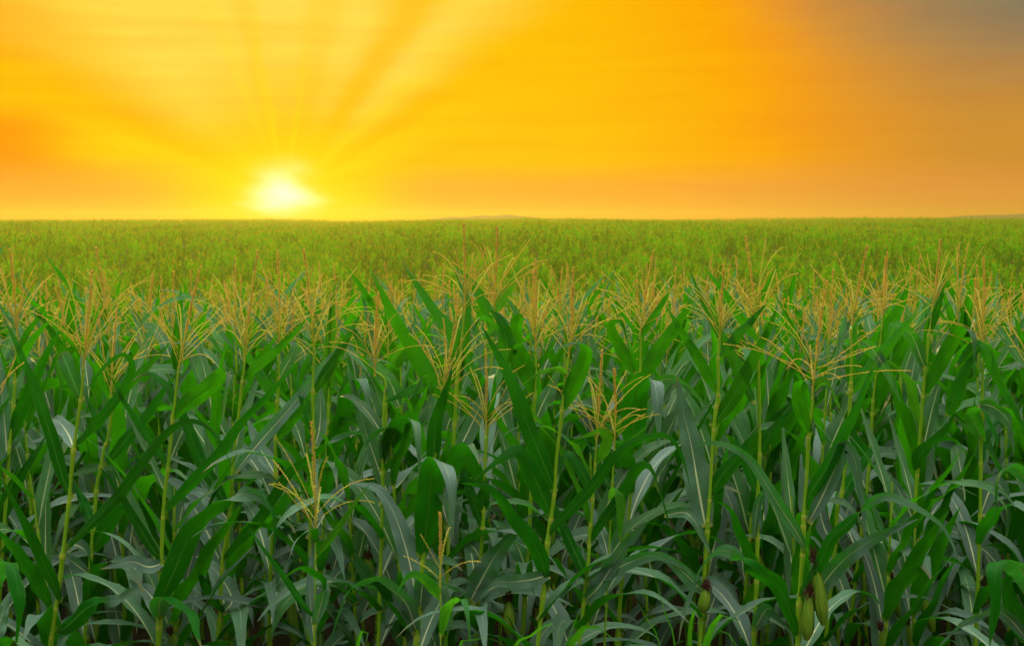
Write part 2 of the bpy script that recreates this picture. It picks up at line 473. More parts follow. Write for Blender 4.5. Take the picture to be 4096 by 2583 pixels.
def spikelets(mb, P, D_, S_, L, wd, green=0.0, mi=0):
    """many little crossed diamonds: points P, directions D_, side vectors S_"""
    P, D_, S_ = map(np.asarray, (P, D_, S_))
    n = len(P)
    B_ = np.cross(D_, S_)
    for side in (S_, B_):
        v = np.stack([P, P + D_ * L[:, None] * .45 + side * wd[:, None], P + D_ * L[:, None], P + D_ * L[:, None] * .45 - side * wd[:, None]], 1).reshape(-1, 3)
        mb.add(v, np.arange(4 * n).reshape(n, 4), np.tile((green, 0.5), (4 * n, 1)), mi)


def tassel(rg, H=0.34, nb=13, spread=1.0, axis=(0, 0, 1), detail=1.0, bend=0.03, width=1.0):
    """origin at the tassel's foot"""
    mb = MB()
    ax = unit(axis)
    s1 = unit(np.cross(ax, (0.3, 1, 0.1))); s2 = np.cross(ax, s1)
    bd = rg.uniform(-1, 1, 2) * bend
    zz = np.linspace(-0.06, 1, 9)
    Cn = np.array([ax * z * H + (s1 * bd[0] + s2 * bd[1]) * max(z, 0) ** 2 for z in zz])
    tube(mb, Cn, np.linspace(0.0042, 0.0012, 9), 5, 0, 0.9)
    # central spike
    m_ = int(150 * detail)
    t = np.sort(rg.uniform(0.34, 1.0, m_))
    P = np.stack([np.interp(t, zz, Cn[:, k]) for k in range(3)], 1)
    ph = rg.uniform(0, 6.28, m_)
    rd = s1[None] * np.cos(ph)[:, None] + s2[None] * np.sin(ph)[:, None]
    thick = 0.0036 * (1.15 - t * .65)
    D_ = unit(ax[None] + rd * rg.uniform(0.25, .6, m_)[:, None])
    spikelets(mb, P + rd * thick[:, None] * .5, D_, unit(np.cross(D_, rd)), rg.uniform(.008, .0125, m_) / detail ** .4, rg.uniform(.0022, .0034, m_) / detail ** .5 * width)
    # side branches
    for i in range(nb):
        z = 0.02 + 0.24 * (i + rg.uniform(0, 1)) / nb
        p = i * 2.399 + rg.uniform(-.5, .5)
        out_ = s1 * math.cos(p) + s2 * math.sin(p)
        a0 = R(rg.uniform(14, 58)) * spread
        a1 = a0 + R(rg.uniform(-8, 62)) * spread
        L = H * rg.uniform(.58, .92) * (1.0 - 0.4 * z)
        st = np.array([np.interp(z, zz, Cn[:, k]) for k in range(3)])
        q = np.linspace(0, 1, 9)
        ang = a0 + (a1 - a0) * q ** 1.6
        ds = L / 8
        pts = [st]
        for k in range(8):
            pts.append(pts[-1] + (ax * math.cos(ang[k]) + out_ * math.sin(ang[k])) * ds)
        pts = np.array(pts)
        tube(mb, pts, np.linspace(.0014, .0007, 9), 3, 0, 0.75)
        m2 = int(L / 0.0068 * detail)
        t = np.linspace(.14, 1, m2)
        P = np.stack([np.interp(t, q, pts[:, k]) for k in range(3)], 1)
        Tn = unit(np.stack([np.interp(t, q, np.gradient(pts, axis=0)[:, k]) for k in range(3)], 1))
        ref = unit(np.cross(Tn, ax + 0.01))
        alt = np.where(np.arange(m2) % 2 == 0, 1.0, -1.0)[:, None]
        sd = unit(ref * alt + np.cross(Tn, ref) * rg.uniform(-.6, .6, m2)[:, None])
        D_ = unit(Tn + sd * 0.38)
        spikelets(mb, P, D_, unit(np.cross(D_, Tn)), rg.uniform(.0085, .0115, m2) / detail ** .5, rg.uniform(.0017, .0026, m2) / detail ** .5 * width, green=rg.uniform(.05, .8))
    return mb


def stalk_mb(C, r0, r1, nodes, sides=9):
    """C: spline points bottom to top; sheaths flare a little at the given arc fractions"""
    mb = MB()
    n = len(C)
    s_ = np.linspace(0, 1, n)
    rad = r0 + (r1 - r0) * s_
    for t in nodes:
        rad = rad + 0.0012 * (r0 / .012) * np.exp(-((s_ - t) / 0.009) ** 2) + 0.0016 * (r0 / .012) * np.exp(-((s_ - t) / .05) ** 2) * (s_ < t)
    tube(mb, C, rad, sides, 0, None, 3.0)
    if sides >= 7:
        d = np.linspace(0, 1, n)
        Ls = float(np.linalg.norm(np.diff(C, axis=0), axis=1).sum())
        for t in nodes:
            tt = t + np.array([-.011, -.004, .003, .006]) / Ls
            pts = np.stack([np.interp(tt, d, C[:, k]) for k in range(3)], 1)
            rr = np.interp(t, d, rad)
            tube(mb, pts, [rr + .0002, rr + .0006, rr + .0012, rr + .0003], sides, 1, .5)
    return mb


def ear_mb(L=0.20, rad=0.024, rg=None):
    rg = rg or rng
    mb = MB()
    q = np.linspace(0, 1, 12)
    prof = np.array([.35, .72, .92, 1, 1, .98, .93, .85, .72, .55, .36, .16]) * rad
    V, UV = [], []
    ns = 14
    for i, z in enumerate(q):
        for j in range(ns):
            p = 2 * math.pi * j / ns
            rr = prof[i] * (1 + 0.05 * math.cos(3 * p + z * 3) + .02 * math.sin(7 * p))
            V.append((rr * math.cos(p), rr * math.sin(p), z * L)); UV.append((j / ns, z))
    idx = np.arange(12 * ns).reshape(12, ns); nx = np.roll(idx, -1, 1)
    mb.add(V, np.stack([idx[:-1], nx[:-1], nx[1:], idx[1:]], -1).reshape(-1, 4), UV)
    # overlapping husk blades
    for k in range(5):
        p = k * 2.4
        o_ = np.array([math.cos(p), math.sin(p), 0]); t_ = np.array([-math.sin(p), math.cos(p), 0])
        zt = L * rg.uniform(.86, 1.12)
        V, UV = [], []
        for i in range(8):
            z = i / 7
            rr = np.interp(z * zt / L, q, prof) * 1.06 + .001 + (0.006 * (z ** 6))
            for xx in (-1, -.4, .4, 1):
                wv = rr * 0.95 * (1 - z ** 3) * xx
                V.append(o_ * math.sqrt(max(rr * rr - wv * wv * .8, 1e-8)) + t_ * wv + np.array([0, 0, z * zt])); UV.append((k * .3 + xx * .1, z))
        idx = np.arange(32).reshape(8, 4)
        mb.add(V, np.stack([idx[:-1, :-1], idx[:-1, 1:], idx[1:, 1:], idx[1:, :-1]], -1).reshape(-1, 4), UV)
    return mb


def silk_mb(rg=None):
    rg = rg or rng
    mb = MB()
    for k in range(60):
        p = rg.uniform(0, 6.28); o_ = np.array([math.cos(p), math.sin(p), 0])
        sp_ = rg.uniform(.2, 1)
        pts = [o_ * .003 - np.array([0, 0, .02])]
        dz = rg.uniform(.009, .018)
        for i in range(6):
            t = i / 5
            pts.append(pts[-1] + np.array([0, 0, dz * (1 - 1.9 * t * sp_)]) + o_ * .0056 * sp_ * (1 - t * .5) + rg.uniform(-.0022, .0022, 3))
        tube(mb, pts, np.linspace(.0022, .0012, 7), 3)
    return mb


# ------------------------------------------------------------------ terrain
TY = np.array([-30, 0, 4, 8, 14, 22, 40, 62, 80, 100, 130, 160, 185, 260, 400, 600, 760, 1120, 1125.])
TZ = np.array([0.3, 0, 0, -0.26, -0.90, -2.05, -4.3, -6.9, -7.6, -6.7, -4.7, -2.75, -1.75, -0.75, -.22, -0.02, -0.3, -6, -14])


def ground(x, y):
    x = np.asarray(x, float); y = np.asarray(y, float)
    z = np.interp(y, TY, TZ)
    k = smooth01((y - 60) / 120)
    z = z + k * (0.42 * np.sin(x * 0.045 + 1.2) + 0.2 * np.sin(x * 0.31) + 0.18 * np.sin(x * 0.11 + y * .013) + 0.0025 * np.clip(x, -100, 200))
    return z


ys = np.unique(np.r_[np.linspace(-30, 20, 26), np.linspace(20, 200, 61), np.linspace(200, 800, 41), np.linspace(800, 1120, 9)])
xs = np.unique(np.r_[np.linspace(-2400, -300, 12), np.linspace(-300, 300, 81), np.linspace(300, 2400, 12)])
X, Y = np.meshgrid(xs, ys)
V = np.stack([X, Y, ground(X, Y)], -1).reshape(-1, 3)
idx = np.arange(len(V)).reshape(len(ys), len(xs))
mbx = MB(); mbx.add(V, np.stack([idx[:-1, :-1], idx[:-1, 1:], idx[1:, 1:], idx[1:, :-1]], -1).reshape(-1, 4))
gr = obj('ground', mbx.mesh('ground', [M_SOIL])); gr['kind'] = 'structure'


def mound(x0, x1, y, h, seed):
    """a low wooded ridge far behind the field"""
    rg = np.random.default_rng(seed)
    mb = MB()
    nx, ny = 60, 9
    V = []
    for j in range(ny):
        for i in range(nx):
            u = i / (nx - 1); v_ = j / (ny - 1)
            e = min(1, u * 5) * min(1, (1 - u) * 3)
            z = h * (math.sin(math.pi * u) ** .45) * (0.86 + .10 * math.sin(u * 7 + seed) + .035 * math.sin(u * 31)) * math.sin(math.pi * v_) ** .5
            V.append((x0 + (x1 - x0) * u, y + (v_ - .5) * 50, ground(0, y) - 1 + max(z, 0)))
    idx = np.arange(nx * ny).reshape(ny, nx)
    mb.add(V, np.stack([idx[:-1, :-1], idx[:-1, 1:], idx[1:, 1:], idx[1:, :-1]], -1).reshape(-1, 4))
    o = obj('hills', mb.mesh('hills', [M_WOOD])); o['kind'] = 'structure'


mound(-80, 35, 950, 11.4, 2)
mound(300, 600, 950, 11.0, 5)

# ------------------------------------------------------------------ unprojection of places read off the photo
_p = R(PITCH)
FW = np.array([0, math.cos(_p), -math.sin(_p)]); UPV = np.array([0, math.sin(_p), math.cos(_p)]); EYE = np.array([0, 0, CAMZ])


def at(p, D):
    d = FW + np.array([1.0, 0, 0]) * ((p[0] - 2048) / F) + UPV * (-(p[1] - 1291.5) / F)
    return EYE + d * (D / d[1])


def zoomed(x0, y0, k): return lambda u, v, dz=0: (x0 + u * k, y0 + v * k, dz)
A = zoomed(0, 1200, .4608); B = zoomed(0, 1883, .4608); C_ = zoomed(900, 1200, .4608); D_ = zoomed(900, 1883, .4608)
E = zoomed(1800, 1000, .4608); G_ = zoomed(2600, 1000, .395); H_ = zoomed(3296, 1000, .395); F_ = zoomed(1800, 1700, .4608)
R1 = zoomed(0, 900, .5925); R2 = zoomed(1300, 900, .5925); R3 = zoomed(2700, 900, .5925); R6 = zoomed(2700, 1683, .5925)

# one entry per plant: depth, label, stalk points (top first), tassel (foot, tip, branches, spread), leaves, ears
# a leaf: (side shown at its base, width in photo pixels, points, options); D shows the underside, U the upper face
PL = []
def plant(D, label, stalk, tas, leaves, ears=(), r=0.0115, fresh=False): PL.append((D, label, stalk, tas, leaves, ears, r, fresh))

plant(4.7, 'corn plant at the left edge whose brown tassel spike bends sideways at the tip',
      [A(142, 400), A(120, 900), A(85, 1260), A(70, 1500), B(35, 490), B(15, 800)], (A(150, 310), R1(88, 170), 15, .9),
      [('D', 52, [A(85, 1250), A(180, 990), A(330, 640), A(440, 400), A(556, 215)], {}),
       ('D', 36, [A(125, 700), A(190, 500), A(330, 290), A(497, 118)], {}),
       ('U', 62, [A(65, 1500), A(38, 1050), A(14, 650), A(-30, 420)], dict(dz=.12)),
       ('D', 46, [B(30, 480), B(60, 300), B(180, 60), A(330, 1290), A(400, 1150)], dict(dz=.1)),
       ('U', 50, [A(100, 900), A(160, 640), A(230, 520), A(300, 540), A(330, 640)], dict(dz=.25))])
plant(4.3, 'corn plant near the left edge, a very long straight leaf slanting up out of frame',
      [A(718, 700), A(700, 880), A(640, 1300), B(600, 260), B(550, 690), B(520, 960), B(440, 1519)], (A(720, 600), R1(640, 318), 15, .8),
      [('D', 58, [A(705, 865), A(640, 710), A(570, 540), A(530, 458), A(525, 560), A(528, 740), A(525, 942)], dict(dzs=(0, .03, .08, .16, .22, .25, .26))),
       ('D', 38, [A(645, 1275), A(820, 1085), A(1000, 870), A(1120, 680), A(1140, 540), A(1060, 478), A(930, 560), A(840, 660), A(735, 805)], dict(dz=-.1)),
       ('D', 42, [B(555, 685), B(700, 545), B(900, 345), B(1050, 190), A(1200, 1460), A(1350, 1260), A(1500, 1110), A(1660, 1052), A(1820, 1130), A(1950, 1330), A(2030, 1480)], dict(dz=-.25)),
       ('D', 50, [B(625, 245), B(545, 60), A(410, 1080), A(240, 620), A(120, 330), A(2, 100)], dict(dz=.05)),
       ('D', 44, [B(530, 1145), B(470, 990), B(370, 780), B(245, 530), B(110, 250), B(-10, 20)], dict(dz=-.25)),
       ('D', 70, [B(470, 1390), B(560, 1360), B(740, 1200), B(880, 1135), B(1030, 1115), B(1150, 1030), B(1215, 1008)], dict(dz=-.3, flips=(.55,))),
       ('U', 66, [A(640, 1290), A(600, 1180), A(520, 1060), A(440, 1040), A(400, 1150)], dict(dz=.3)),
       ('U', 62, [B(560, 700), B(640, 640), B(740, 700), B(790, 900), B(800, 1120)], dict(dz=.3))])
plant(4.3, 'corn plant in the left front whose broad rippled leaf folds over and hangs grey',
      [A(1540, 690), A(1500, 1040), A(1460, 1440), B(1425, 260), B(1400, 800), B(1385, 1260), B(1375, 1519)], (A(1550, 590), R1(1335, 278), 13, 1.05),
      [('D', 68, [A(1490, 1040), A(1620, 900), A(1760, 800), A(1880, 690), A(1955, 628), A(1960, 720), A(1945, 850), A(1933, 1050)], dict(dzs=(0, -.03, -.07, -.12, -.2, -.26, -.28, -.29))),
       ('D', 46, [B(1410, 375), B(1640, 135), A(1900, 1360), C_(120, 1090), C_(330, 860), C_(540, 630), C_(680, 480)], dict(dz=-.1)),
       ('D', 32, [A(1455, 1445), A(1330, 1235), A(1200, 1065), A(1070, 870), A(1000, 730), A(930, 642)], {}),
       ('D', 40, [B(1425, 800), B(1330, 680), B(1180, 445), B(1040, 205), B(930, 50), A(850, 1430)], dict(dz=-.1)),
       ('D', 84, [B(1360, 1250), B(1375, 1130), B(1460, 980), B(1600, 650), B(1700, 470), B(1830, 350), B(1960, 245), B(2120, 190), D_(300, 195), D_(420, 330), D_(450, 500), D_(425, 700), D_(405, 850)], dict(dz=-.3, flips=(.62,), ripple=.28)),
       ('U', 76, [B(1385, 1255), B(1400, 1120), B(1520, 1100), B(1650, 1230), B(1720, 1400), B(1760, 1540)], dict(dz=-.45)),
       ('U', 66, [B(1385, 1300), B(1340, 1130), B(1250, 1020), B(1180, 990), B(1120, 940)], dict(dz=.2)),
       ('U', 60, [B(1410, 800), B(1290, 830), B(1160, 790), B(1050, 810), B(870, 850)], dict(dz=-.15))])
plant(4.45, 'corn plant left of centre whose leaf arches right over the small front tassel',
      [A(2118, 600), A(2100, 740), A(2060, 1100), A(2020, 1430), B(1990, 430), B(1930, 810), B(1910, 1240), B(1890, 1519)], (A(2120, 540), R1(1720, 175), 14, 1.1),
      [('D', 40, [C_(155, 700), C_(280, 580), C_(430, 450), C_(600, 280), C_(732, 145)], {}),
       ('D', 48, [B(1990, 400), B(1900, 180), A(1740, 1400), A(1620, 1080), A(1500, 830), A(1380, 680), A(1270, 640), A(1090, 740)], dict(dz=.1)),
       ('D', 42, [B(1920, 800), B(2010, 690), D_(180, 550), D_(340, 370), C_(560, 1500), C_(720, 1385), C_(870, 1275), C_(960, 1210), C_(1080, 1155), C_(1200, 1165), C_(1290, 1260), C_(1390, 1450)], dict(dz=-.35, flips=(.7,))),
       ('D', 36, [B(1955, 1235), B(1840, 1090), B(1740, 910), B(1700, 740)], dict(dz=-.1)),
       ('U', 70, [B(1920, 1240), B(2010, 1120), B(1900, 900), B(1780, 770), B(1700, 740)], dict(dz=.2)),
       ('U', 62, [B(1990, 430), B(1900, 330), B(1780, 210), B(1690, 170), B(1560, 180)], dict(dz=.1))])
plant(3.75, 'short thin corn plant with an open yellow tassel low in the front, left of centre',
      [D_(788, 560), D_(785, 750), D_(780, 1100), D_(775, 1519)], (D_(787, 545), C_(790, 1060), 12, 1.25),
      [('D', 29, [D_(788, 742), D_(900, 590), D_(1060, 385), D_(1180, 220), D_(1262, 105)], dict(fresh=1)),
       ('D', 28, [D_(785, 1270), D_(700, 1180), D_(560, 985), D_(420, 800), D_(300, 620), D_(195, 462)], {}),
       ('D', 30, [D_(780, 640), D_(770, 520), D_(690, 545), D_(600, 650), D_(530, 850)], dict(dz=-.12)),
       ('U', 42, [D_(775, 1500), D_(745, 1200), D_(735, 900), D_(750, 640)], dict(dz=.08)),
       ('U', 52, [D_(785, 1330), D_(860, 1010), D_(700, 860), D_(560, 900), D_(420, 1010), D_(290, 1085)], dict(dz=-.25, flips=(.35,)))], r=.0052)
plant(4.15, 'large centre front corn plant, wide dark folded leaf beside a grey one with pale midrib',
      [C_(1882, 860), C_(1850, 1100), C_(1815, 1400), D_(1720, 760), D_(1690, 1100), D_(1660, 1519)], (C_(1880, 850), C_(2045, 60), 16, .95),
      [('D', 100, [D_(1700, 770), D_(1735, 560), D_(1770, 260), C_(1800, 1500), C_(1880, 1412), D_(1945, 60), D_(1965, 300), D_(1945, 680)], dict(dzs=(0, -.03, -.07, -.1, -.2, -.28, -.3, -.31), fold1=.12)),
       ('D', 60, [C_(1790, 1480), C_(1830, 1120), C_(1900, 850), C_(1970, 558)], dict(dz=-.06)),
       ('U', 78, [D_(1670, 1190), D_(1620, 860), D_(1550, 600), D_(1460, 360), D_(1340, 170), D_(1210, 120), D_(1060, 105)], dict(dz=.15, fold1=.15)),
       ('U', 64, [D_(1690, 1215), D_(1740, 900), D_(1900, 975), D_(2040, 1035), D_(2170, 1190)], dict(dz=-.2)),
       ('U', 74, [D_(1665, 1400), D_(1560, 1130), D_(1330, 960), D_(1180, 950), D_(1060, 1060), D_(960, 1300), D_(910, 1560)], dict(dz=-.4, fold1=.15)),
       ('D', 62, [D_(1668, 1420), D_(1560, 1250), D_(1430, 1090), D_(1320, 980), D_(1220, 1000)], dict(dz=-.2)),
       ('U', 74, [D_(1690, 1100), D_(1450, 900), D_(1080, 860), D_(840, 860), D_(960, 890), D_(1130, 1060), D_(1280, 1290), D_(1390, 1560)], dict(dz=-.55, skip=1))])
plant(4.5, 'tall corn plant at the centre whose upright tassel spike reaches the horizon',
      [C_(2075, 140), C_(2050, 400), C_(2010, 760), C_(1995, 1060), C_(1975, 1390), D_(1950, 300), D_(1930, 900)], (C_(2078, 110), R2(957, 5), 15, 1.15),
      [('D', 72, [C_(2005, 1055), C_(1930, 880), C_(1710, 580), C_(1570, 330), C_(1450, 120), R2(352, 400), R2(298, 285)], {}),
       ('D', 52, [C_(2030, 820), R2(880, 780), R2(740, 580), R2(620, 400), R2(505, 225)], dict(dz=.1)),
       ('U', 66, [C_(1975, 1395), C_(2080, 1200), E(260, 1350), E(360, 1100), E(425, 890)], dict(dz=.2)),
       ('D', 76, [E(470, 1000), E(500, 800), E(440, 620), E(325, 515)], dict(dz=.05)),
       ('U', 42, [E(300, 780), E(380, 690), E(365, 600), E(280, 572), E(215, 650), E(165, 880)], dict(dz=-.1)),
       ('D', 40, [C_(2040, 700), R2(960, 560), R2(920, 400), R2(850, 240)], dict(dz=.2))])
plant(3.6, 'small spindly front corn plant with sparse brown tassel and one bright green arched leaf',
      [D_(1868, 980), D_(1870, 1250), D_(1872, 1519)], (D_(1867, 975), D_(1880, 372), 4, 1.0),
      [('D', 42, [D_(1870, 1112), D_(1800, 1010), D_(1700, 915), D_(1620, 905), D_(1540, 990), D_(1480, 1070)], dict(fresh=1, dz=-.08)),
       ('D', 44, [D_(1880, 1440), D_(1920, 1240), D_(1970, 1130), D_(2060, 1125), D_(2110, 1260), D_(2128, 1519)], dict(fresh=1, dzs=(0, -.03, -.08, -.15, -.2, -.22)))], r=.004, fresh=True)
plant(4.15, 'corn plant whose broad straight leaf rises left and top leaf curls over its tassel foot',
      [E(1030, 940), E(1005, 1110), E(965, 1480), F_(925, 300), F_(905, 600), F_(850, 1000), F_(835, 1250), F_(805, 1519)], (E(1030, 930), E(1105, 165), 15, 1.0),
      [('D', 66, [E(970, 1395), E(1060, 1190), E(1150, 990), E(1175, 860), E(1095, 812), E(980, 850), E(845, 872)], dict(dzs=(0, -.03, -.06, -.1, -.16, -.18, -.2))),
       ('D', 68, [F_(920, 585), F_(805, 310), F_(690, 60), E(600, 1300), E(500, 1050), E(400, 870), E(330, 750), E(260, 635)], dict(dz=-.05)),
       ('D', 44, [F_(845, 990), F_(900, 890), F_(1050, 730), F_(1250, 505), F_(1400, 310), F_(1560, 180), F_(1740, 112), F_(1880, 95), F_(1980, 200), F_(2050, 400), F_(2087, 565)], dict(dz=-.2)),
       ('D', 60, [F_(855, 1440), F_(810, 1220), F_(710, 1010), F_(560, 830), F_(450, 650), F_(340, 545), F_(200, 510), F_(80, 500)], dict(dz=-.25, ripple=.2)),
       ('D', 74, [F_(880, 790), F_(800, 600), F_(700, 390), F_(600, 240), F_(470, 280), F_(340, 370), F_(205, 468)], dict(dz=-.15)),
       ('U', 30, [E(1000, 1080), E(960, 1040), E(880, 1018), E(780, 1060), E(690, 1130), E(600, 1200)], dict(dz=-.2, fresh=1)),
       ('U', 60, [F_(850, 1300), F_(700, 1340), F_(560, 1360), F_(380, 1370), F_(250, 1500)], dict(dz=-.3))])
plant(4.2, 'slender corn plant right of centre, tassel low among leaves above a small curled leaf',
      [F_(1268, 180), F_(1260, 350), F_(1240, 660), F_(1210, 1040), F_(1190, 1300), F_(1165, 1519)], (F_(1270, 170), E(1330, 870), 12, .95),
      [('D', 46, [F_(1262, 345), F_(1320, 240), F_(1370, 110), F_(1310, 52), F_(1200, 92), F_(1040, 135)], dict(dz=-.1, fresh=1)),
       ('D', 46, [F_(1205, 1030), F_(1310, 860), F_(1450, 680), F_(1560, 490), F_(1640, 375), F_(1720, 360), F_(1800, 520), F_(1880, 780), F_(1962, 1005)], dict(dz=-.2)),
       ('D', 46, [F_(1192, 1350), F_(1080, 1085), F_(960, 810), F_(850, 560), F_(760, 400)], dict(dz=.15)),
       ('D', 44, [F_(1230, 640), F_(1170, 460), F_(1090, 320), F_(1020, 248), F_(955, 340), F_(940, 560)], dict(dz=.1)),
       ('U', 52, [F_(1185, 1350), F_(1370, 1280), F_(1560, 1190), F_(1740, 1130), F_(1900, 1150), F_(2060, 1250), F_(2180, 1420)], dict(dz=-.4)),
       ('U', 66, [F_(1175, 1519), F_(1290, 1400), F_(1430, 1180), F_(1560, 980), F_(1690, 850)], dict(dz=-.2, fold1=.2)),
       ('D', 42, [F_(1690, 850), F_(1780, 770), F_(1930, 750), F_(2060, 830), F_(2180, 1000)], dict(dz=-.2, skip=1))], r=.0085)
plant(4.25, 'slender corn plant with few thin tassel branches, just right of the low tassel',
      [F_(1430, 140), F_(1410, 500), F_(1390, 900), F_(1378, 1160), F_(1360, 1519)], (F_(1428, 150), E(1462, 1035), 9, 1.15),
      [('D', 28, [F_(1420, 280), F_(1500, 200), F_(1600, 110), F_(1725, -10)], dict(fresh=1)),
       ('U', 48, [F_(1380, 1160), F_(1320, 950), F_(1260, 780), F_(1200, 640)], dict(dz=.1)),
       ('U', 62, [F_(1410, 640), F_(1450, 578), F_(1495, 590), F_(1480, 800), F_(1480, 1045)], dict(dzs=(0, -.05, -.11, -.13, -.13), fresh=1, fold1=.1)),
       ('D', 36, [F_(1400, 560), F_(1330, 430), F_(1250, 260), F_(1170, 120)], dict(dz=.1)),
       ('D', 90, [F_(1475, 560), F_(1470, 400), F_(1500, 120), E(1560, 1400), E(1600, 1230), E(1680, 1140)], dict(dz=.1, skip=1))], r=.007)
plant(4.75, 'corn plant right of centre, wide blade folded into a hanging grey tip, golden tassel',
      [E(1655, 740), E(1655, 980), E(1640, 1200), F_(1600, 300), F_(1560, 700)], (E(1650, 730), E(1737, 0), 15, 1.05),
      [('D', 30, [E(1630, 805), E(1750, 610), E(1870, 420), E(1957, 232)], {}),
       ('D', 46, [E(1605, 1080), E(1510, 910), E(1430, 760), E(1400, 660), E(1470, 620), E(1525, 740), E(1560, 950)], dict(dz=-.1)),
       ('D', 62, [E(1640, 1220), E(1790, 910), E(1940, 680), E(2050, 510), E(2155, 330)], {}),
       ('D', 96, [E(1590, 1850), E(1590, 1500), E(1610, 1260), E(1680, 1130), E(1770, 1130), E(1800, 1300), E(1812, 1500), E(1800, 1740)], dict(dzs=(0, -.03, -.07, -.14, -.22, -.27, -.28, -.29), fold1=.15)),
       ('U', 40, [E(1700, 1200), E(1830, 1130), E(1980, 1135), E(2110, 1230), E(2230, 1360)], dict(dz=-.15))])
plant(4.5, 'corn plant on the right with pale yellow stalk, fan shaped straw tassel and crossing leaves',
      [G_(700, 950), G_(692, 1100), G_(690, 1460), R6(262, 60), R6(235, 510), R6(215, 800), R6(180, 1300)], (G_(708, 900), G_(720, 142), 17, 1.0),
      [('D', 42, [G_(700, 1090), G_(850, 910), G_(1000, 740), G_(1202, 498)], {}),
       ('D', 44, [G_(685, 1450), G_(520, 1160), G_(380, 930), G_(270, 740), G_(150, 530)], {}),
       ('D', 58, [R3(245, 1365), R3(400, 1150), R3(540, 880), R3(640, 690), R3(692, 540)], dict(dz=-.1)),
       ('D', 56, [R6(235, 510), R6(330, 350), R6(470, 170), R6(590, 10)], dict(dz=-.05)),
       ('D', 46, [R3(530, 1210), R3(450, 1040), R3(340, 800), R3(210, 560), R3(92, 292)], dict(dz=.15)),
       ('U', 104, [R6(205, 715), R6(155, 430), R6(115, 190), R3(50, 1230), R3(10, 1010)], dict(dz=.1, fold1=.15)),
       ('U', 40, [R6(-70, 640), R6(60, 620), R6(150, 700), R6(210, 820), R6(238, 915)], dict(dz=-.1)),
       ('U', 60, [R6(190, 1150), R6(60, 1020), R6(-60, 930), R6(-200, 900)], dict(dz=-.1))], [(R6(210, 1120), R6(190, 1290))])
plant(4.1, 'big right front corn plant with wide spreading tassel and two ears on its stalk',
      [R3(930, 1190), R6(903, 110), R6(890, 350), R6(870, 640), R6(862, 880), R6(840, 1190), R6(828, 1519)], (R3(930, 1130), R3(990, 385), 15, 1.3),
      [('D', 52, [R6(875, 625), R6(910, 490), R6(1030, 300), R6(1130, 90), R3(1210, 1280), R3(1290, 1080), R3(1392, 868)], dict(dz=-.1)),
       ('D', 50, [R3(915, 1425), R3(870, 1300), R3(832, 1150), R3(838, 1062), R3(890, 1062), R3(912, 1180)], dict(dzs=(0, -.03, -.07, -.13, -.19, -.21))),
       ('U', 46, [R6(882, 875), R6(820, 740), R6(720, 590), R6(620, 440), R6(480, 250), R6(350, 165), R6(200, 145), R6(100, 200)], dict(dz=-.2)),
       ('D', 46, [R6(825, 1190), R6(880, 1110), R6(970, 970), R6(1050, 800), R6(1150, 710), R6(1230, 640), R6(1330, 545), R6(1440, 500), R6(1600, 560), R6(1780, 680), R6(1860, 800), R6(1915, 960)], dict(dz=-.4, flips=(.5,))),
       ('D', 62, [R6(850, 1490), R6(780, 1290), R6(700, 1100), R6(590, 1030), R6(470, 950), R6(370, 885), R6(270, 890), R6(150, 1020), R6(60, 1300), R6(25, 1519)], dict(dz=-.35, flips=(.5,), ripple=.25)),
       ('U', 68, [R6(935, 1205), R6(1070, 1010), R6(1200, 880), R6(1400, 765), R6(1650, 662)], dict(dz=-.2, ripple=.2)),
       ('U', 62, [R6(900, 690), R6(1010, 480), R6(1100, 280), R6(1140, 160), R6(1200, 230), R6(1240, 420), R6(1270, 600), R6(1284, 780)], dict(dz=-.1)),
       ('D', 34, [R3(935, 1120), R3(980, 1060), R3(1030, 1070), R3(1080, 1180), R3(1150, 1310)], dict(dz=-.1, fresh=1)),
       ('U', 62, [R6(1190, 1480), R6(1170, 1380), R6(1160, 1220)], dict(skip=1))],
      [(R6(945, 930), R6(1003, 1375)), (R6(905, 1160), R6(890, 1475))])
plant(4.6, 'corn plant on the right whose long top leaf crosses left of the big tassel fan',
      [R3(562, 700), R3(568, 1100), R6(572, 240), R6(560, 520), R6(552, 1050), R6(530, 1519)], (R3(560, 690), R3(490, 80), 15, 1.1),
      [('D', 36, [R3(565, 790), R3(450, 635), R3(330, 450), R3(185, 268)], {}),
       ('D', 46, [R6(555, 1065), R6(520, 950), R6(430, 760), R6(385, 620), R6(300, 550), R6(250, 560)], dict(dz=-.15)),
       ('D', 44, [R6(572, 235), R6(630, 110), R6(720, 0), R3(850, 1150)], {}),
       ('D', 40, [R6(570, 520), R6(500, 350), R6(440, 200), R6(380, 60)], dict(dz=.1)),
       ('U', 34, [R6(530, 790), R6(560, 560), R6(610, 480), R6(590, 700), R6(580, 910)], dict(dz=-.1)),
       ('U', 60, [R6(535, 1400), R6(620, 1270), R6(700, 1310), R6(790, 1440), R6(800, 1560)], dict(dz=-.2))])
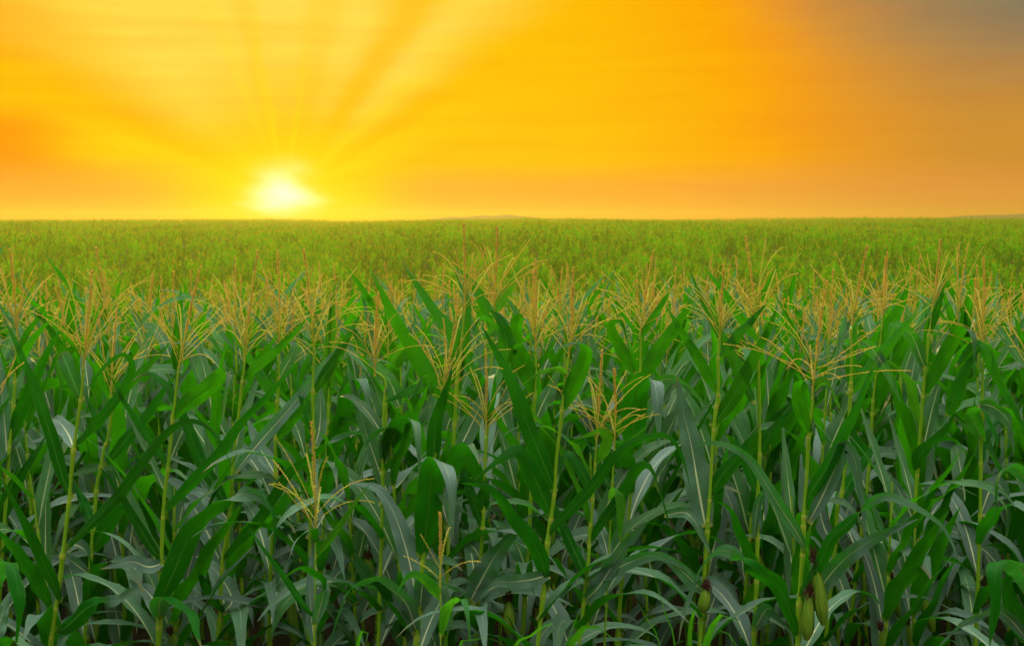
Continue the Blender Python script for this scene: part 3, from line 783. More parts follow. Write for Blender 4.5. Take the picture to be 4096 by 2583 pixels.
plant(4.9, 'corn plant far right whose blade rises and folds over into a long pale hanging tip',
      [R3(1738, 580), R3(1712, 760), R3(1690, 980), R3(1655, 1400), R6(1630, 440), R6(1600, 880), R6(1560, 1200), R6(1545, 1450)], (R3(1738, 570), R3(1805, 100), 14, 1.0),
      [('D', 32, [R3(1712, 750), R3(1750, 620), R3(1790, 500), R3(1834, 372)], {}),
       ('D', 56, [H_(1010, 1480), H_(1120, 1250), H_(1240, 1030), H_(1340, 860), H_(1410, 785), H_(1490, 850), H_(1512, 1050), H_(1520, 1340)], dict(dzs=(0, -.03, -.07, -.11, -.18, -.24, -.27, -.28))),
       ('D', 54, [R6(1602, 870), R6(1600, 780), R6(1660, 660), R6(1720, 580), R6(1760, 480)], dict(dz=-.1)),
       ('D', 52, [R6(1635, 350), R6(1650, 260), R6(1730, 150), R6(1830, 50), R3(1900, 1230)], dict(dz=-.1)),
       ('U', 50, [R3(1690, 970), R3(1600, 760), R3(1520, 690), R3(1470, 700), R3(1460, 950)], dict(dz=.05)),
       ('U', 58, [R6(1620, 700), R6(1560, 560), R6(1480, 420), R6(1400, 330)], dict(dz=.1)),
       ('U', 50, [R6(1600, 880), R6(1560, 960), R6(1700, 940), R6(1870, 940), R6(1980, 1010), R6(2080, 1120)], dict(dz=-.3))],
      [(R6(1450, 1040), R6(1525, 1325)), (R6(1645, 1100), R6(1740, 1420))])
plant(4.75, 'corn plant on the right with one long straight blade slanting up across pink tassels',
      [R3(1190, 700), R3(1185, 1150), R6(1130, 480), R6(1100, 560), R6(1080, 850), R6(1040, 1250)], (R3(1190, 690), R3(1277, 140), 15, 1.1),
      [('D', 54, [R3(1165, 1145), R3(1290, 1010), R3(1430, 820), R3(1560, 670), R3(1670, 530)], dict(dz=-.05)),
       ('D', 40, [R3(1185, 1100), R3(1190, 900), R3(1210, 740), R3(1230, 582)], dict(dz=.05)),
       ('U', 54, [R6(1130, 480), R6(1030, 300), R3(1330, 830), R3(1240, 790)], dict(skip=1)),
       ('U', 44, [R3(1240, 790), R3(1310, 810), R3(1390, 920), R3(1470, 1080), R3(1530, 1200)], dict(dz=-.05)),
       ('D', 46, [R6(1110, 560), R6(1190, 400), R6(1290, 250), R6(1400, 60)], dict(dz=.1)),
       ('U', 60, [R6(1080, 850), R6(1000, 700), R6(960, 500), R6(980, 300)], dict(dz=.15))])
plant(5.2, 'corn plant on the right whose wide upright blade ends sharply above the tassels',
      [R3(1400, 640), R3(1390, 760), R3(1340, 1170), R6(1300, 420), R6(1240, 900)], (R3(1400, 620), R3(1445, 225), 13, 1.0),
      [('D', 58, [R3(1385, 880), R3(1450, 690), R3(1530, 520), R3(1590, 365)], {}),
       ('D', 60, [R3(1350, 1260), R3(1440, 1000), R3(1530, 800), R3(1530, 680), R3(1465, 690), R3(1455, 960)], dict(dzs=(0, -.03, -.08, -.16, -.2, -.22))),
       ('D', 40, [R3(1345, 1170), R3(1250, 1000), R3(1180, 860), R3(1090, 760)], dict(dz=.1)),
       ('D', 46, [R6(1310, 300), R6(1250, 170), R6(1180, 40), R3(1140, 1180)], dict(dz=.1))])
plant(4.7, 'corn plant near the right edge with a slit brown-edged leaf falling to the corner',
      [R3(2078, 900), R3(2072, 1340), R6(2066, 100), R6(2060, 650), R6(2040, 1200)], (R3(2078, 880), R3(2110, 220), 13, 1.1),
      [('D', 42, [R3(1900, 960), R3(2020, 820), R3(2100, 870), R3(2200, 1080), R3(2300, 1260), R3(2380, 1450)], dict(dz=-.15)),
       ('D', 58, [R3(1835, 1290), R3(1890, 1150), R3(1960, 990), R3(2065, 815)], dict(dz=-.05)),
       ('U', 62, [R3(2070, 1450), R3(2010, 1270), R3(2090, 1255), R3(2160, 1400), R3(2170, 1640)], dict(dz=-.2)),
       ('U', 60, [R3(2060, 1210), R3(2160, 1230), R3(2260, 1340), R3(2290, 1560)], dict(dz=-.2)),
       ('D', 40, [R6(2060, 300), R6(2070, 200), R6(2130, 60), R3(2200, 1280)], dict(dz=.1)),
       ('U', 62, [R6(2060, 640), R6(2150, 420), R6(2230, 500), R6(2240, 700), R6(2200, 900)], dict(dz=.1))])
plant(4.0, 'corn plant at the right edge with a speckled grey leaf hanging straight down',
      [R6(2400, -100), R6(2390, 500), R6(2380, 1519)], (R3(2400, 1000), R3(2420, 500), 12, 1.0),
      [('U', 52, [R6(2390, 430), R6(2310, 315), R6(2230, 312), R6(2165, 400), R6(2150, 685)], dict(dzs=(0, -.05, -.1, -.15, -.17))),
       ('U', 92, [R6(2385, 1130), R6(2330, 980), R6(2230, 930), R6(2165, 1010), R6(2150, 1250), R6(2120, 1540)], dict(dzs=(0, -.1, -.16, -.22, -.25, -.26), fold1=.1)),
       ('D', 80, [R6(2380, 1500), R6(2330, 1350), R6(2250, 1150), R6(2270, 940)], dict(dz=-.05)),
       ('U', 46, [R6(2390, 1480), R6(2200, 1290), R6(2010, 1330), R6(1850, 1440), R6(1760, 1560)], dict(dz=-.2)),
       ('D', 44, [R6(1160, 1500), R6(1230, 1430), R6(1340, 1370), R6(1500, 1330), R6(1700, 1310), R6(1850, 1350), R6(1940, 1430), R6(1990, 1560)], dict(skip=1))])
plant(3.6, 'corn plant cut by left edge, wide grey leaf hanging into the lower corner',
      [B(-120, -300), B(-110, 400), B(-110, 1519)], (B(-120, -330), B(-130, -1100), 12, 1.0),
      [('U', 96, [B(-105, 1120), B(-70, 880), B(20, 790), B(110, 830), B(165, 1050), B(172, 1280), B(130, 1580)], dict(dzs=(0, -.08, -.17, -.24, -.28, -.3, -.3), fold1=.1)),
       ('D', 60, [B(-110, 400), B(-60, 200), B(20, -60)], {}),
       ('U', 66, [B(-110, 1519), B(-60, 1420), B(30, 1230), B(90, 1030)], dict(dz=.1))])
plant(4.65, 'corn plant at the centre, wide dark leaf drooping below a tassel of thin arching branches',
      [E(745, 960), E(735, 1260), E(722, 1510), F_(700, 650), F_(678, 1100), F_(650, 1519)], (E(745, 880), E(750, 90), 16, 1.05),
      [('D', 72, [E(740, 1255), E(690, 1090), E(630, 940), E(590, 838), E(640, 800), E(690, 880)], dict(dzs=(0, -.03, -.07, -.15, -.22, -.24))),
       ('D', 54, [E(560, 1060), E(560, 820), E(575, 650), E(620, 585), E(690, 690), E(712, 860)], dict(dzs=(0, 0, -.05, -.1, -.16, -.18))),
       ('D', 46, [F_(695, 655), F_(730, 560), F_(790, 500), F_(850, 470)], dict(dz=.05)),
       ('U', 84, [F_(200, 1500), F_(330, 1230), F_(450, 1060), F_(600, 890)], dict(skip=1)),
       ('U', 66, [F_(665, 1250), F_(560, 1000), F_(450, 880), F_(340, 800)], dict(dz=.1)),
       ('U', 52, [E(745, 1480), E(830, 1280), E(930, 1060), E(960, 960)], dict(dz=.1)),
       ('D', 54, [E(1010, 300), E(1060, 430), E(1130, 620), E(1240, 900)], dict(skip=1)),
       ('D', 50, [F_(660, 1290), F_(730, 1200), F_(760, 1080)], dict(skip=1))], [(D_(1240, 740), D_(1240, 980))])
plant(4.4, 'corn plant near the centre with very broad grey leaf, yellow midrib running to lower left',
      [F_(310, 100), F_(300, 500), F_(285, 900), F_(255, 1300), F_(240, 1560)], (F_(312, 90), F_(330, -650), 13, 1.0),
      [('U', 96, [F_(180, 1520), F_(300, 1290), F_(430, 1080), F_(540, 960), F_(640, 900)], dict(dz=-.1, fold1=.12, ripple=.2)),
       ('D', 60, [F_(297, 762), F_(290, 660), F_(300, 560), F_(310, 440)], {}),
       ('U', 76, [F_(245, 1480), F_(390, 1400), F_(520, 1350), F_(620, 1340), F_(700, 1400), F_(760, 1540)], dict(dz=-.3, fold1=.15)),
       ('D', 44, [F_(280, 900), F_(200, 620), F_(100, 400), F_(20, 250)], dict(dz=.1)),
       ('U', 52, [F_(265, 1150), F_(200, 1060), F_(140, 1040), F_(0, 1120)], dict(dz=.1))],
      [(zoomed(1300, 1683, .5925)(1240, 1200), zoomed(1300, 1683, .5925)(1245, 1440))])
plant(4.7, 'corn plant in the left third with parallel straight blades slanting up to the right',
      [A(975, 900), A(940, 1180), A(900, 1310), A(870, 1480), B(840, 140), B(800, 620), B(770, 1000)], (A(960, 800), A(1010, 30), 13, 1.1),
      [('D', 46, [A(905, 1440), A(1080, 1230), A(1300, 960), A(1480, 700), A(1600, 560)], dict(dz=.05)),
       ('D', 38, [A(960, 930), A(1150, 705), A(1300, 552), A(1505, 345)], dict(dz=.05)),
       ('D', 36, [A(925, 1240), A(860, 1080), A(790, 930), A(730, 800)], dict(dz=.05)),
       ('D', 72, [B(800, 700), B(900, 520), B(1040, 330), B(1190, 270)], dict(dz=-.05)),
       ('U', 60, [B(830, 160), B(760, 40), A(860, 1440), A(1000, 1470)], dict(skip=1)),
       ('D', 44, [B(835, 500), B(770, 380), B(700, 220), B(640, 60)], dict(dz=.1)),
       ('U', 46, [B(780, 900), B(620, 770), B(470, 740), B(350, 760), B(240, 830)], dict(dz=-.1))])
plant(4.55, 'corn plant left of centre, long two-toned blade twisting to a fine point on the right',
      [C_(775, 440), C_(762, 820), C_(770, 1290), D_(745, 300), D_(735, 900)], (C_(775, 430), R1(2076, 168), 16, 1.15),
      [('U', 50, [C_(80, 1500), C_(240, 1310), C_(420, 1110), C_(620, 870), C_(820, 600), C_(1000, 400), C_(1172, 205)], dict(dz=.1)),
       ('D', 44, [C_(775, 815), C_(850, 680), C_(980, 480), C_(1100, 260), C_(1200, 80)], dict(dz=.05)),
       ('D', 44, [C_(770, 1160), C_(720, 960), C_(640, 760), C_(560, 600)], dict(dz=.1)),
       ('U', 56, [C_(775, 1290), C_(820, 1100), C_(830, 850), C_(800, 640)], dict(dz=.15))])
plant(4.75, 'corn plant left of centre half hidden behind crossing blades with a slim upright tassel',
      [C_(470, 460), C_(455, 900), C_(438, 1220), C_(440, 1519), D_(430, 200), D_(400, 700), D_(385, 1200), D_(380, 1519)], (C_(470, 440), R1(1895, 170), 13, .9),
      [('D', 42, [C_(430, 1215), C_(560, 1080), C_(690, 900), C_(780, 710)], dict(dz=-.05)),
       ('D', 38, [C_(445, 895), C_(350, 740), C_(250, 580), C_(100, 330), C_(-10, 180)], dict(dz=.05)),
       ('U', 60, [C_(440, 1519), C_(360, 1380), C_(240, 1150), C_(180, 1000)], dict(dz=.1)),
       ('U', 46, [C_(460, 700), C_(540, 560), C_(600, 400), C_(560, 375), C_(520, 420)], dict(dz=.1)),
       ('D', 60, [C_(560, 1500), C_(540, 1280), C_(600, 1050)], dict(dz=.1, skip=1))], [(D_(560, 1090), D_(615, 1500)), (D_(870, 1030), D_(850, 1180))])
plant(4.85, 'corn plant left of centre with one wide bright blade standing straight up like a sword',
      [C_(897, 930), C_(885, 1250), C_(880, 1519), D_(860, 400)], (C_(900, 700), C_(905, -50), 6, .8),
      [('D', 52, [C_(895, 925), C_(880, 700), C_(905, 330), C_(950, -50), C_(965, -180)], dict(fresh=1)),
       ('D', 66, [C_(925, 1520), C_(970, 1230), C_(1050, 920), C_(1110, 740), C_(1180, 685), C_(1225, 800), C_(1250, 950), C_(1287, 1135)], dict(dzs=(0, -.03, -.08, -.14, -.22, -.27, -.28, -.29), fold1=.12)),
       ('D', 44, [C_(990, 1040), C_(1060, 700), C_(1090, 620), C_(1050, 400)], dict(dz=.1)),
       ('D', 36, [C_(885, 1130), C_(960, 1070), C_(1060, 1050), C_(1180, 1100), C_(1330, 1240), C_(1390, 1440)], dict(dz=-.2)),
       ('D', 26, [C_(1240, 470), C_(1250, 400), C_(1300, 380), C_(1200, 390), C_(1000, 520)], dict(skip=1))])
plant(4.45, 'corn plant at the centre, dark blade folded sharply into a broad grey hanging half',
      [C_(1390, 700), C_(1380, 1000), C_(1372, 1500), D_(1360, 500), D_(1330, 1519)], (C_(1300, 620), C_(1290, -60), 12, 1.0),
      [('D', 72, [C_(1365, 1505), C_(1430, 1270), C_(1500, 1110), C_(1570, 1032), C_(1640, 1060), C_(1680, 1250), C_(1690, 1540)], dict(dzs=(0, -.03, -.08, -.15, -.23, -.28, -.29), fold1=.12)),
       ('U', 46, [C_(1790, 820), C_(1760, 700), C_(1700, 670), C_(1660, 790), C_(1630, 1012)], dict(dz=-.15)),
       ('D', 40, [C_(1800, 745), C_(1640, 775), C_(1500, 840), C_(1370, 885)], dict(dz=-.1)),
       ('U', 60, [C_(1520, 930), C_(1420, 700), C_(1340, 580), C_(1260, 545), C_(1235, 650)], dict(dz=.05)),
       ('U', 66, [C_(1375, 1400), C_(1420, 1200), C_(1490, 1100), C_(1330, 1120), C_(1200, 1300), C_(1160, 1500)], dict(dz=-.1)),
       ('D', 30, [C_(1240, 480), C_(1180, 380), C_(1100, 250), C_(1000, 220)], dict(dz=.05))])
plant(4.9, 'corn plant at the centre whose tall second tassel spike nearly touches the skyline',
      [E(385, 520), E(370, 800), E(340, 1300), F_(310, 250), F_(280, 700)], (E(385, 510), R2(1172, 25), 15, 1.1),
      [('D', 46, [E(385, 540), E(470, 400), E(560, 220), E(612, 98)], dict(dz=.05, fresh=1)),
       ('D', 44, [E(360, 700), E(300, 480), E(200, 300), E(20, 110)], dict(dz=.05)),
       ('U', 56, [E(345, 1250), E(430, 1000), E(560, 880), E(620, 1000)], dict(dz=.1)),
       ('D', 50, [E(345, 1300), E(240, 1120), E(120, 900), E(20, 500)], dict(dz=.1))])


def build_leaf(P3, side, wpx, Dm, o, rg, mat, parent, origin):
    C, L = spline(P3, 22 if len(P3) < 8 else 30)
    rgn = np.linspace(0, 1, len(C))[:, None]
    C = C + (np.sin(rgn * rg.uniform(5, 9) + rg.uniform(0, 6)) * rg.uniform(-.004, .004, 3)) * np.minimum(1, rgn * 4)
    Vd = unit(C[len(C) // 3] - EYE)
    T0 = unit(C[2] - C[0])
    W0 = np.cross(Vd, T0) * (1 if side == 'D' else -1)
    W0 = rot(unit(W0), T0, R(o.get('roll', rg.uniform(-13, 13))))
    mb = MB()
    fold1 = o.get('fold1', .25)
    blade(mb, C - origin, W0, wpx * Dm / F * 1.26, fold0=.85, fold1=fold1, twist=o.get('twist', rg.uniform(-.3, .3)), flips=o.get('flips', ()),
          ripple=o.get('ripple', rg.uniform(.07, .16)), cols=7, rg=rg, ragged=.09, taper=1.9 if L > .5 else 1.7)
    return obj('leaf', mb.mesh('leaf', [mat]), parent)


nplants = 0
for k, (Dm, label, stalk, tas, leaves, ears, r0, fresh) in enumerate(PL):
    rg = np.random.default_rng(100 + k)
    pts = [at(p, Dm) for p in stalk]
    lo, lo2 = pts[-1], pts[-2]
    gx = float(lo[0] + np.clip((lo[0] - lo2[0]) / max(lo2[2] - lo[2], .1), -.12, .12) * lo[2])
    g0 = np.array([gx, Dm, float(ground(gx, Dm))])
    origin = g0
    root = thing('corn_plant', label, 'corn plant', tuple(g0), 'tasselled corn plants of the near field')
    nplants += 1
    foot = at(tas[0], Dm)
    full = [g0 - np.array([0, 0, .05]), g0 * .5 + pts[-1] * .5] + pts[::-1] + [foot]
    C, L = spline(full, 90)
    zn = []
    for lf in leaves:
        zn.append((at(lf[2][0], Dm)[2] - g0[2]) / max(foot[2] - g0[2], .1))
    zn = [z for z in zn if 0 < z < .97]
    me = stalk_mb(C - origin, r0 * .98, r0 * .42, zn).mesh('stalk', [M_STALK, M_COLLAR])
    obj('stalk', me, root)
    # tassel
    tip = at(tas[1], Dm)
    ax = tip - foot
    mb = tassel(rg, float(np.linalg.norm(ax)), int(tas[2]), tas[3], ax, 1.0, .02)
    obj('tassel', mb.mesh('tassel', [M_TAS]), root, tuple(foot - origin))
    for side, wpx, P, o in leaves:
        if o.get('skip'): continue
        n_ = len(P)
        dzs = o.get('dzs') or [o.get('dz', -.04) * (i / (n_ - 1)) for i in range(n_)]
        # the leaf leaves from the stalk: the first point stays at the stalk's own depth
        P3 = [at(p, Dm + dzs[i]) for i, p in enumerate(P)]
        build_leaf(P3, side, wpx, Dm, o, rg, M_FRESH if o.get('fresh') else (M_BACKLIT if P[0][1] < 1760 else M_LEAF), root, origin)
    # leaves lower down, below what the photo shows of the plant
    zlow = min(at(lf[2][0], Dm)[2] for lf in leaves if not lf[3].get('skip')) - g0[2]
    ph = rg.uniform(0, 6.28)
    z = zlow - .13
    while z > .45 and r0 > .007:
        ph += math.pi + rg.uniform(-.4, .4)
        h = np.array([math.cos(ph), math.sin(ph), 0.])
        i = int(np.argmin(abs(C[:, 2] - g0[2] - z)))
        a = R(rg.uniform(25, 40)); q = np.linspace(0, 1, 14); an = a + (R(rg.uniform(110, 150)) - a) * q ** 1.3
        pp = [C[i]]
        for j in range(13): pp.append(pp[-1] + (h * math.sin(an[j]) + np.array([0, 0, math.cos(an[j])])) * .052)
        mb = MB()
        blade(mb, np.array(pp) - origin, np.cross((0, 0, 1), h), .085, twist=rg.uniform(-.6, .6), rg=rg)
        obj('leaf', mb.mesh('leaf', [M_LEAF]), root)
        z -= .15
    for (ptop, pbot) in ears:
        t_, b2 = at(ptop, Dm - .05), at(pbot, Dm - .05)
        eo = obj('ear', ear_mb(float(np.linalg.norm(t_ - b2)), .022, rg).mesh('ear', [M_HUSK]), root, tuple(b2 - origin))
        eo.rotation_euler = Vector(unit(t_ - b2)).to_track_quat('Z', 'X').to_euler()
        so = obj('silk', silk_mb(rg).mesh('silk', [M_SILK]), eo, (0, 0, float(np.linalg.norm(t_ - b2)) * .97))

# ------------------------------------------------------------------ generic corn plants for the ranks behind
def make_variant(seed, merged=False, segs=16, cols=5, tdet=.8):
    """parts of one corn plant, origin on the ground: list of (name, MB, material, loc)"""
    rg = np.random.default_rng(seed)
    Hs = rg.uniform(1.96, 2.14)
    lean = rg.uniform(-.06, .06, 2)
    zc = np.linspace(-.05, Hs, 8)
    C0 = np.array([(lean[0] * (max(z, 0) / Hs) ** 1.5, lean[1] * (max(z, 0) / Hs) ** 1.5, z) for z in zc])
    C, L = spline(C0, 40 if tdet > .5 else 7)
    nl = rg.integers(11, 14)
    zs = np.linspace(.42, Hs - .14, nl) + rg.uniform(-.02, .02, nl)
    parts = [('stalk', stalk_mb(C, .0112, .0045, [z / Hs for z in zs], 7 if tdet > .5 else 4), M_STALK, (0, 0, 0))]
    ph = rg.uniform(0, 6.28)
    for i, z in enumerate(zs):
        ph += math.pi + rg.uniform(-.45, .45)
        h = np.array([math.cos(ph), math.sin(ph), 0.])
        top = i / (nl - 1)
        Lf = np.interp(top, [0, .35, .75, 1], [.60, .84, .82, .60]) * rg.uniform(.9, 1.1)
        wd = np.interp(top, [0, .4, .8, 1], [.105, .125, .108, .070]) * rg.uniform(.88, 1.1)
        a0 = R(rg.uniform(16, 34))
        stiff = rg.uniform() < np.interp(top, [0, .4, .7, 1], [.05, .2, .6, .75])
        a1 = R(rg.uniform(24, 54)) if stiff else R(rg.uniform(105, 172))
        pw = rg.uniform(.9, 1.8) if stiff else rg.uniform(1.0, 2.6)
        q = np.linspace(0, 1, segs)
        an = a0 + (a1 - a0) * q ** pw
        side = np.cross((0, 0, 1.), h)
        drift = rg.uniform(-.5, .5)
        st = np.array([np.interp(z, C[:, 2], C[:, k]) for k in range(3)])
        pp = [st + h * .008]
        for j in range(segs - 1):
            hh = unit(h + side * drift * q[j] ** 1.5)
            pp.append(pp[-1] + (hh * math.sin(an[j]) + np.array([0, 0, math.cos(an[j])])) * Lf / (segs - 1))
        mb = MB()
        blade(mb, np.array(pp), side, wd, fold0=.95, fold1=.42 if stiff else .22, twist=rg.uniform(-.9, .9), ripple=rg.uniform(.06, .2), cols=cols, rg=rg, ragged=.09 if cols > 3 else 0, taper=1.8 if stiff else 2.2)
        parts.append(('leaf', mb, M_FRESH if rg.uniform() < .04 else (M_BACKLIT if top > rg.uniform(.48, .66) else M_LEAF), (0, 0, 0)))
    Ht = rg.uniform(.34, .44)
    ax = unit((rg.uniform(-.10, .10), rg.uniform(-.1, .1), 1))
    tb = tassel(rg, Ht, int(rg.integers(5, 10)), rg.uniform(1.0, 1.5), ax, tdet, .05, 1.0)
    parts.append(('tassel', tb, M_TAS, tuple(C[-1])))
    if rg.uniform() < .45:
        p = rg.uniform(0, 6.28)
        zt = rg.uniform(.9, 1.15)
        parts.append(('ear', (ear_mb(.19, .021, rg), p, zt, silk_mb(rg)), M_HUSK, None))
    return parts


variants = []
for sd in range(16):
    ps = make_variant(1000 + sd)
    lst = []
    for name, mb, mat, loc in ps:
        if name == 'ear':
            emb, p, zt, smb = mb
            e = Vector((math.sin(R(16)) * math.cos(p), math.sin(R(16)) * math.sin(p), math.cos(R(16)))).to_track_quat('Z', 'X').to_euler()
            lst.append(('ear', emb.mesh('ear', [M_HUSK]), (.018 * math.cos(p), .018 * math.sin(p), zt), e, smb.mesh('silk', [M_SILK])))
        else:
            lst.append((name, mb.mesh(name, [mat, M_COLLAR] if name == 'stalk' else [mat]), loc, None, None))
    variants.append(lst)

heroes = [(float(at(p[2][0], p[0])[0]), p[0]) for p in PL]
WORDS = {
    0: ('tasselled corn plant close behind the front row, its blades filling gaps between front stalks', 'corn plants just behind the front row'),
    1: ('tasselled corn plant in the middle ranks, seen over the leaves of the plants in front', 'corn plants in the middle ranks'),
    2: ('corn plant far back in the near block, showing mainly its straw tassel', 'corn plants in the back ranks of the near field')}
spots = []
row = 0
yy = 4.62
while yy < 14.2:
    half = .47 * yy + 1.7
    x = -half + rng.uniform(0, .2)
    while x < half:
        px, py = x + rng.normal(0, .035), yy + rng.normal(0, .07)
        if min(math.hypot(px - hx, (py - hy) * 1.0) for hx, hy in heroes) > .16:
            spots.append((px, py))
        x += .19 * (1 if yy < 9.5 else 1.9)
    yy += .66
spots.sort(key=lambda q: q[1])
LIMIT = 300 - nplants
inside = [q for q in spots if abs(q[0]) < .455 * q[1] + .3]
near = inside[:LIMIT]
mid = inside[LIMIT:] + [q for q in spots if not abs(q[0]) < .455 * q[1] + .3]
for i, (x, y) in enumerate(near):
    rk = 0 if y < 6.2 else (1 if y < 8.4 else 2)
    root = thing('corn_plant', WORDS[rk][0], 'corn plant', (x, y, float(ground(x, y))), WORDS[rk][1])
    root.rotation_euler = (rng.normal(0, .035), rng.normal(0, .035), rng.uniform(0, 6.28))
    s_ = rng.uniform(.90, 1.04) * (.82 if y < 5.1 else (.92 if y < 5.6 else 1))
    root.scale = (s_, s_, s_)
    for name, me, loc, eul, sub in variants[int(rng.integers(0, 16))]:
        if name == 'tassel' and y < 5.6: continue      # late plants between the rows have not tasselled yet
        o = bpy.data.objects.new(name, me)
        COL.objects.link(o)
        o.parent = root
        o.location = loc
        if eul is not None: o.rotation_euler = eul
        if sub is not None:
            so = bpy.data.objects.new('silk', sub)
            COL.objects.link(so)
            so.parent = o
            so.location = (0, 0, .195)

# ------------------------------------------------------------------ the mass of corn behind the near block
def merged_variant(seed, segs, cols, tdet):
    mb = MB()
    mats = [M_STALK, M_LEAF, M_FRESH, M_TAS, M_BACKLIT]
    for name, m_, mat, loc in make_variant(seed, True, segs, cols, tdet):
        if name == 'ear': continue
        v, f, uv, mi = m_.arrays()
        mb.add(v + np.asarray(loc), f, uv, mats.index(mat))
    return mb.arrays(), mats


def clump(x, y):
    return (np.sin(x * 1.9 + 1.3 * np.sin(y * .7)) * np.sin(y * .9 + 2 * np.sin(x * .5)) + .7 * np.sin(x * .53 + y * .11 + 1) * np.sin(y * .21 + x * .17)) / 1.3


def scatter(name, protos, P, mats, smooth=True, smin=.9, smax=1.06, tilt=.05, rnduv=False):
    V, Fq, UV, MI = [], [], [], []
    n0 = 0
    pick = rng.integers(0, len(protos), len(P))
    for k, (v, f, uv, mi) in enumerate(protos):
        Q = P[pick == k]
        if not len(Q): continue
        a = rng.uniform(0, 6.283, len(Q)); s_ = rng.uniform(smin, smax, len(Q))
        ca, sa = np.cos(a) * s_, np.sin(a) * s_
        tx, ty = rng.normal(0, tilt, (2, len(Q)))
        fl = clump(Q[:, 0], Q[:, 1]) if rnduv else 0 * s_
        s_ = s_ * (1 + .20 * fl); ca, sa = ca * (1 + .20 * fl), sa * (1 + .20 * fl)
        x = v[None, :, 0] * ca[:, None] - v[None, :, 1] * sa[:, None] + v[None, :, 2] * tx[:, None]
        y = v[None, :, 0] * sa[:, None] + v[None, :, 1] * ca[:, None] + v[None, :, 2] * ty[:, None]
        z = v[None, :, 2] * s_[:, None]
        W = np.stack([x + Q[:, 0:1], y + Q[:, 1:2], z + Q[:, 2:3]], -1).reshape(-1, 3)
        V.append(W)
        off = (np.arange(len(Q)) * len(v))[:, None, None] + n0
        Fq.append((f[None] + off).reshape(-1, 4))
        UV.append(np.column_stack([np.repeat(rng.uniform(0, 1, len(Q)) + .35 * fl, len(v)), np.zeros(len(W))]) if rnduv else np.tile(uv, (len(Q), 1))); MI.append(np.tile(mi, len(Q)))
        n0 += len(W)
    me = mesh_from(name, np.concatenate(V), np.concatenate(Fq), np.concatenate(UV), np.concatenate(MI), mats, smooth)
    return obj(name, me)


pm = [merged_variant(3000 + i, 9, 3, .3) for i in range(7)]
mid = np.array(mid)
Pm = np.column_stack([mid, ground(mid[:, 0], mid[:, 1])])
o = scatter('corn_rows', [p[0] for p in pm], Pm, pm[0][1])
o['kind'] = 'stuff'; o['label'] = 'dense back rows of corn thinning down the slope behind the near plants'; o['category'] = 'corn field'


def far_proto(seed, nl=9, segs=3):
    rg = np.random.default_rng(seed)
    mb = MB()
    ph = rg.uniform(0, 6.28)
    for i in range(nl):
        ph += math.pi + rg.uniform(-.6, .6)
        h = np.array([math.cos(ph), math.sin(ph), 0.]); sd = np.cross((0, 0, 1.), h)
        z = .35 + 1.45 * i / (nl - 1)
        a0, a1 = R(rg.uniform(18, 35)), R(rg.uniform(45, 150))
        p = np.array([0, 0, z]); L = rg.uniform(.55, .8) * (1 if i < nl - 2 else .7)
        rows_ = []
        for j in range(segs + 1):
            wd = [.055, .08, .065, .006][j] if segs == 3 else [.06, .075, .006][j]
            rows_ += [p - sd * wd, p + sd * wd]
            an = a0 + (a1 - a0) * (j / segs)
            p = p + (h * math.sin(an) + np.array([0, 0, math.cos(an)])) * L / segs
        f = [(2 * j, 2 * j + 2, 2 * j + 3, 2 * j + 1) for j in range(segs)]
        mb.add(rows_, f, None, 0)
    for i in range(4):
        p = rg.uniform(0, 6.28); a = R(rg.uniform(15, 55)) if i else .05
        d = np.array([math.sin(a) * math.cos(p), math.sin(a) * math.sin(p), math.cos(a)]); sd = np.array([-math.sin(p), math.cos(p), 0]) * .010
        b0 = np.array([0, 0, 1.9]); L = .26 if i else .40
        mb.add([b0 - sd, b0 + sd, b0 + d * L + sd, b0 + d * L - sd], [(0, 1, 2, 3)], None, 1)
    return mb.arrays()


def belt(y0, y1, dens, slope=.50):
    n = int((y1 - y0) * (y1 + y0) * slope * dens)
    y = np.sqrt(rng.uniform(y0 ** 2, y1 ** 2, n)); x = rng.uniform(-1, 1, n) * (y * slope)
    return np.column_stack([x, y, ground(x, y)])


fp = [far_proto(4000 + i) for i in range(8)]
fp2 = [far_proto(4100 + i, 7, 2) for i in range(8)]
PF = np.vstack([belt(72, 100, 1.9), belt(100, 135, 1.5), belt(135, 190, 1.1)])
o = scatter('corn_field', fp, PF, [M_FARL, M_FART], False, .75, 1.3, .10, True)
o['kind'] = 'stuff'; o['label'] = 'yellow green corn field covering the far slope up to the skyline'; o['category'] = 'corn field'
PF = np.vstack([belt(190, 300, .42), belt(300, 610, .12)])
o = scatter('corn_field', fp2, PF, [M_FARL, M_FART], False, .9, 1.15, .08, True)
o['kind'] = 'stuff'; o['label'] = 'hazy crest of the corn field along the horizon'; o['category'] = 'corn field'
PF = belt(14.5, 72, .9)
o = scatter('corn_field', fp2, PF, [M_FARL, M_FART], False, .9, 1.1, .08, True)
o['kind'] = 'stuff'; o['label'] = 'corn in the dip between the near plants and the far slope'; o['category'] = 'corn field'

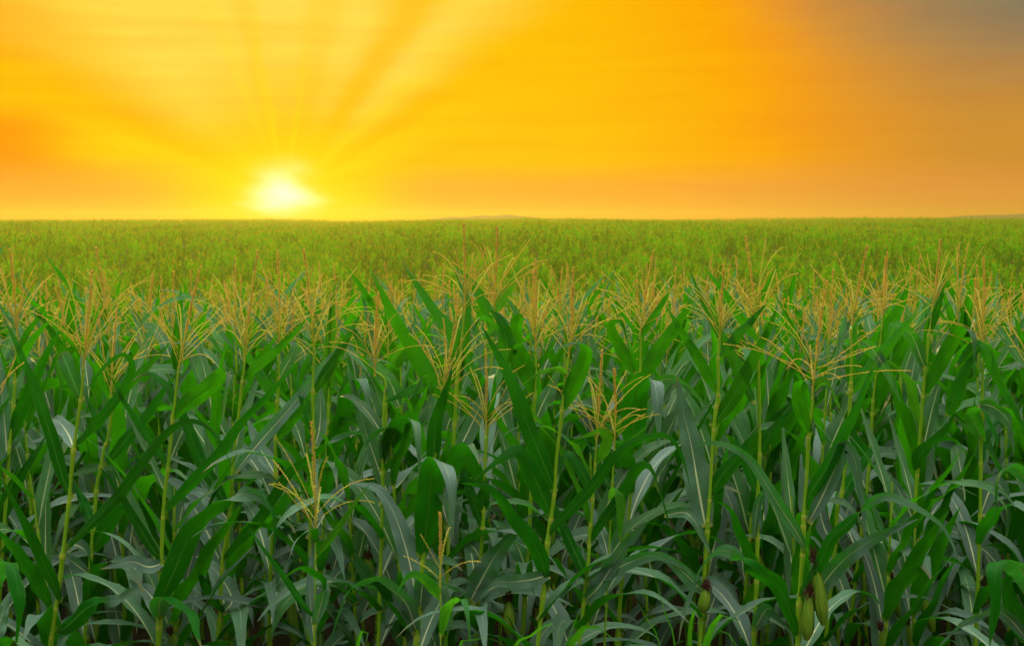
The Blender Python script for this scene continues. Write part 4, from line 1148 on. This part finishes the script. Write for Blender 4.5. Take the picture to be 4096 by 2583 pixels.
# ------------------------------------------------------------------ weeds at the bottom edge
def weed(label, Dm, blades, base):
    rg = np.random.default_rng(int(base[0]))
    b0 = at(base, Dm)
    g0 = np.array([b0[0], Dm, float(ground(b0[0], Dm))])
    root = thing('grass_weed', label, 'weed', tuple(g0), 'bright green grass weeds in front of the corn')
    for wpx, P in blades:
        P3 = [g0 + np.array([0, 0, .02])] + [g0 * .35 + at(P[0], Dm) * .65 + np.array([0, 0, .1])] + [at(p, Dm - .03 * i) for i, p in enumerate(P)]
        C, L = spline(P3, 30)
        T0 = unit(C[2] - C[0])
        mb = MB()
        blade(mb, C - g0, np.cross(unit(C[15] - EYE), T0), wpx * 1.7 * Dm / F, fold0=.5, fold1=.3, twist=rg.uniform(-.5, .5), ripple=.03, cols=3, rg=rg, basew=.8, taper=3.5)
        obj('blade', mb.mesh('blade', [M_FRESH]), root)


Z5 = zoomed(1300, 1683, .5925)
weed('bright green grass clump with two broad arched blades at the bottom centre', 3.4,
     [(22, [Z5(1270, 1560), Z5(1360, 1480), Z5(1450, 1400), Z5(1530, 1368), Z5(1580, 1420), Z5(1580, 1560)]),
      (20, [Z5(900, 1560), Z5(980, 1490), Z5(1080, 1462), Z5(1180, 1490), Z5(1260, 1560)]),
      (8, [Z5(1630, 1560), Z5(1670, 1400), Z5(1720, 1280), Z5(1760, 1160)]),
      (6, [Z5(830, 1560), Z5(860, 1300), Z5(890, 1050)])], Z5(1400, 1700))
weed('bright green grass clump with folded blades and thin spikes right of the bottom centre', 3.4,
     [(44, [Z5(1650, 1600), Z5(1690, 1480), Z5(1740, 1400), Z5(1830, 1390), Z5(1920, 1450), Z5(2000, 1540)]),
      (26, [R6(85, 1600), R6(100, 1400), R6(130, 1280), R6(158, 1300), R6(150, 1450)]),
      (40, [R6(190, 1600), R6(240, 1420), R6(310, 1310), R6(400, 1340), R6(470, 1450), R6(520, 1560)]),
      (7, [Z5(2360, 1560), Z5(2290, 1280), Z5(2240, 1100), Z5(2200, 960)]),
      (7, [Z5(2260, 1560), Z5(2180, 1350), Z5(2090, 1200)]),
      (6, [R6(410, 1560), R6(270, 1400), R6(120, 1362), R6(0, 1355)])], Z5(2000, 1700))
weed('bright green grass clump with a single folded blade left of the bottom centre', 3.5,
     [(30, [Z5(215, 1600), Z5(225, 1480), Z5(250, 1415), Z5(290, 1430), Z5(270, 1519)]),
      (6, [D_(760, 1560), D_(690, 1350), D_(620, 1175)])], Z5(230, 1700))

# ------------------------------------------------------------------ the evening air
mt, b, out = newmat('evening_haze')
pv = b.n('ShaderNodeVolumePrincipled')
pv.inputs['Color'].default_value = (0.72, 0.57, 0.10, 1)
pv.inputs['Density'].default_value = 0.00075
pv.inputs['Anisotropy'].default_value = 0.58
b.t.links.new(pv.outputs[0], out.inputs['Volume'])
hz = MB()
x0, x1, y0, y1, z0, z1 = -2500, 2500, -40, 1150, -30, 10
V = [(x0, y0, z0), (x1, y0, z0), (x1, y1, z0), (x0, y1, z0), (x0, y0, z1), (x1, y0, z1), (x1, y1, z1), (x0, y1, z1)]
hz.add(V, [(0, 3, 2, 1), (4, 5, 6, 7), (0, 1, 5, 4), (1, 2, 6, 5), (2, 3, 7, 6), (3, 0, 4, 7)])
o = obj('haze', hz.mesh('haze', [mt], False)); o['kind'] = 'stuff'
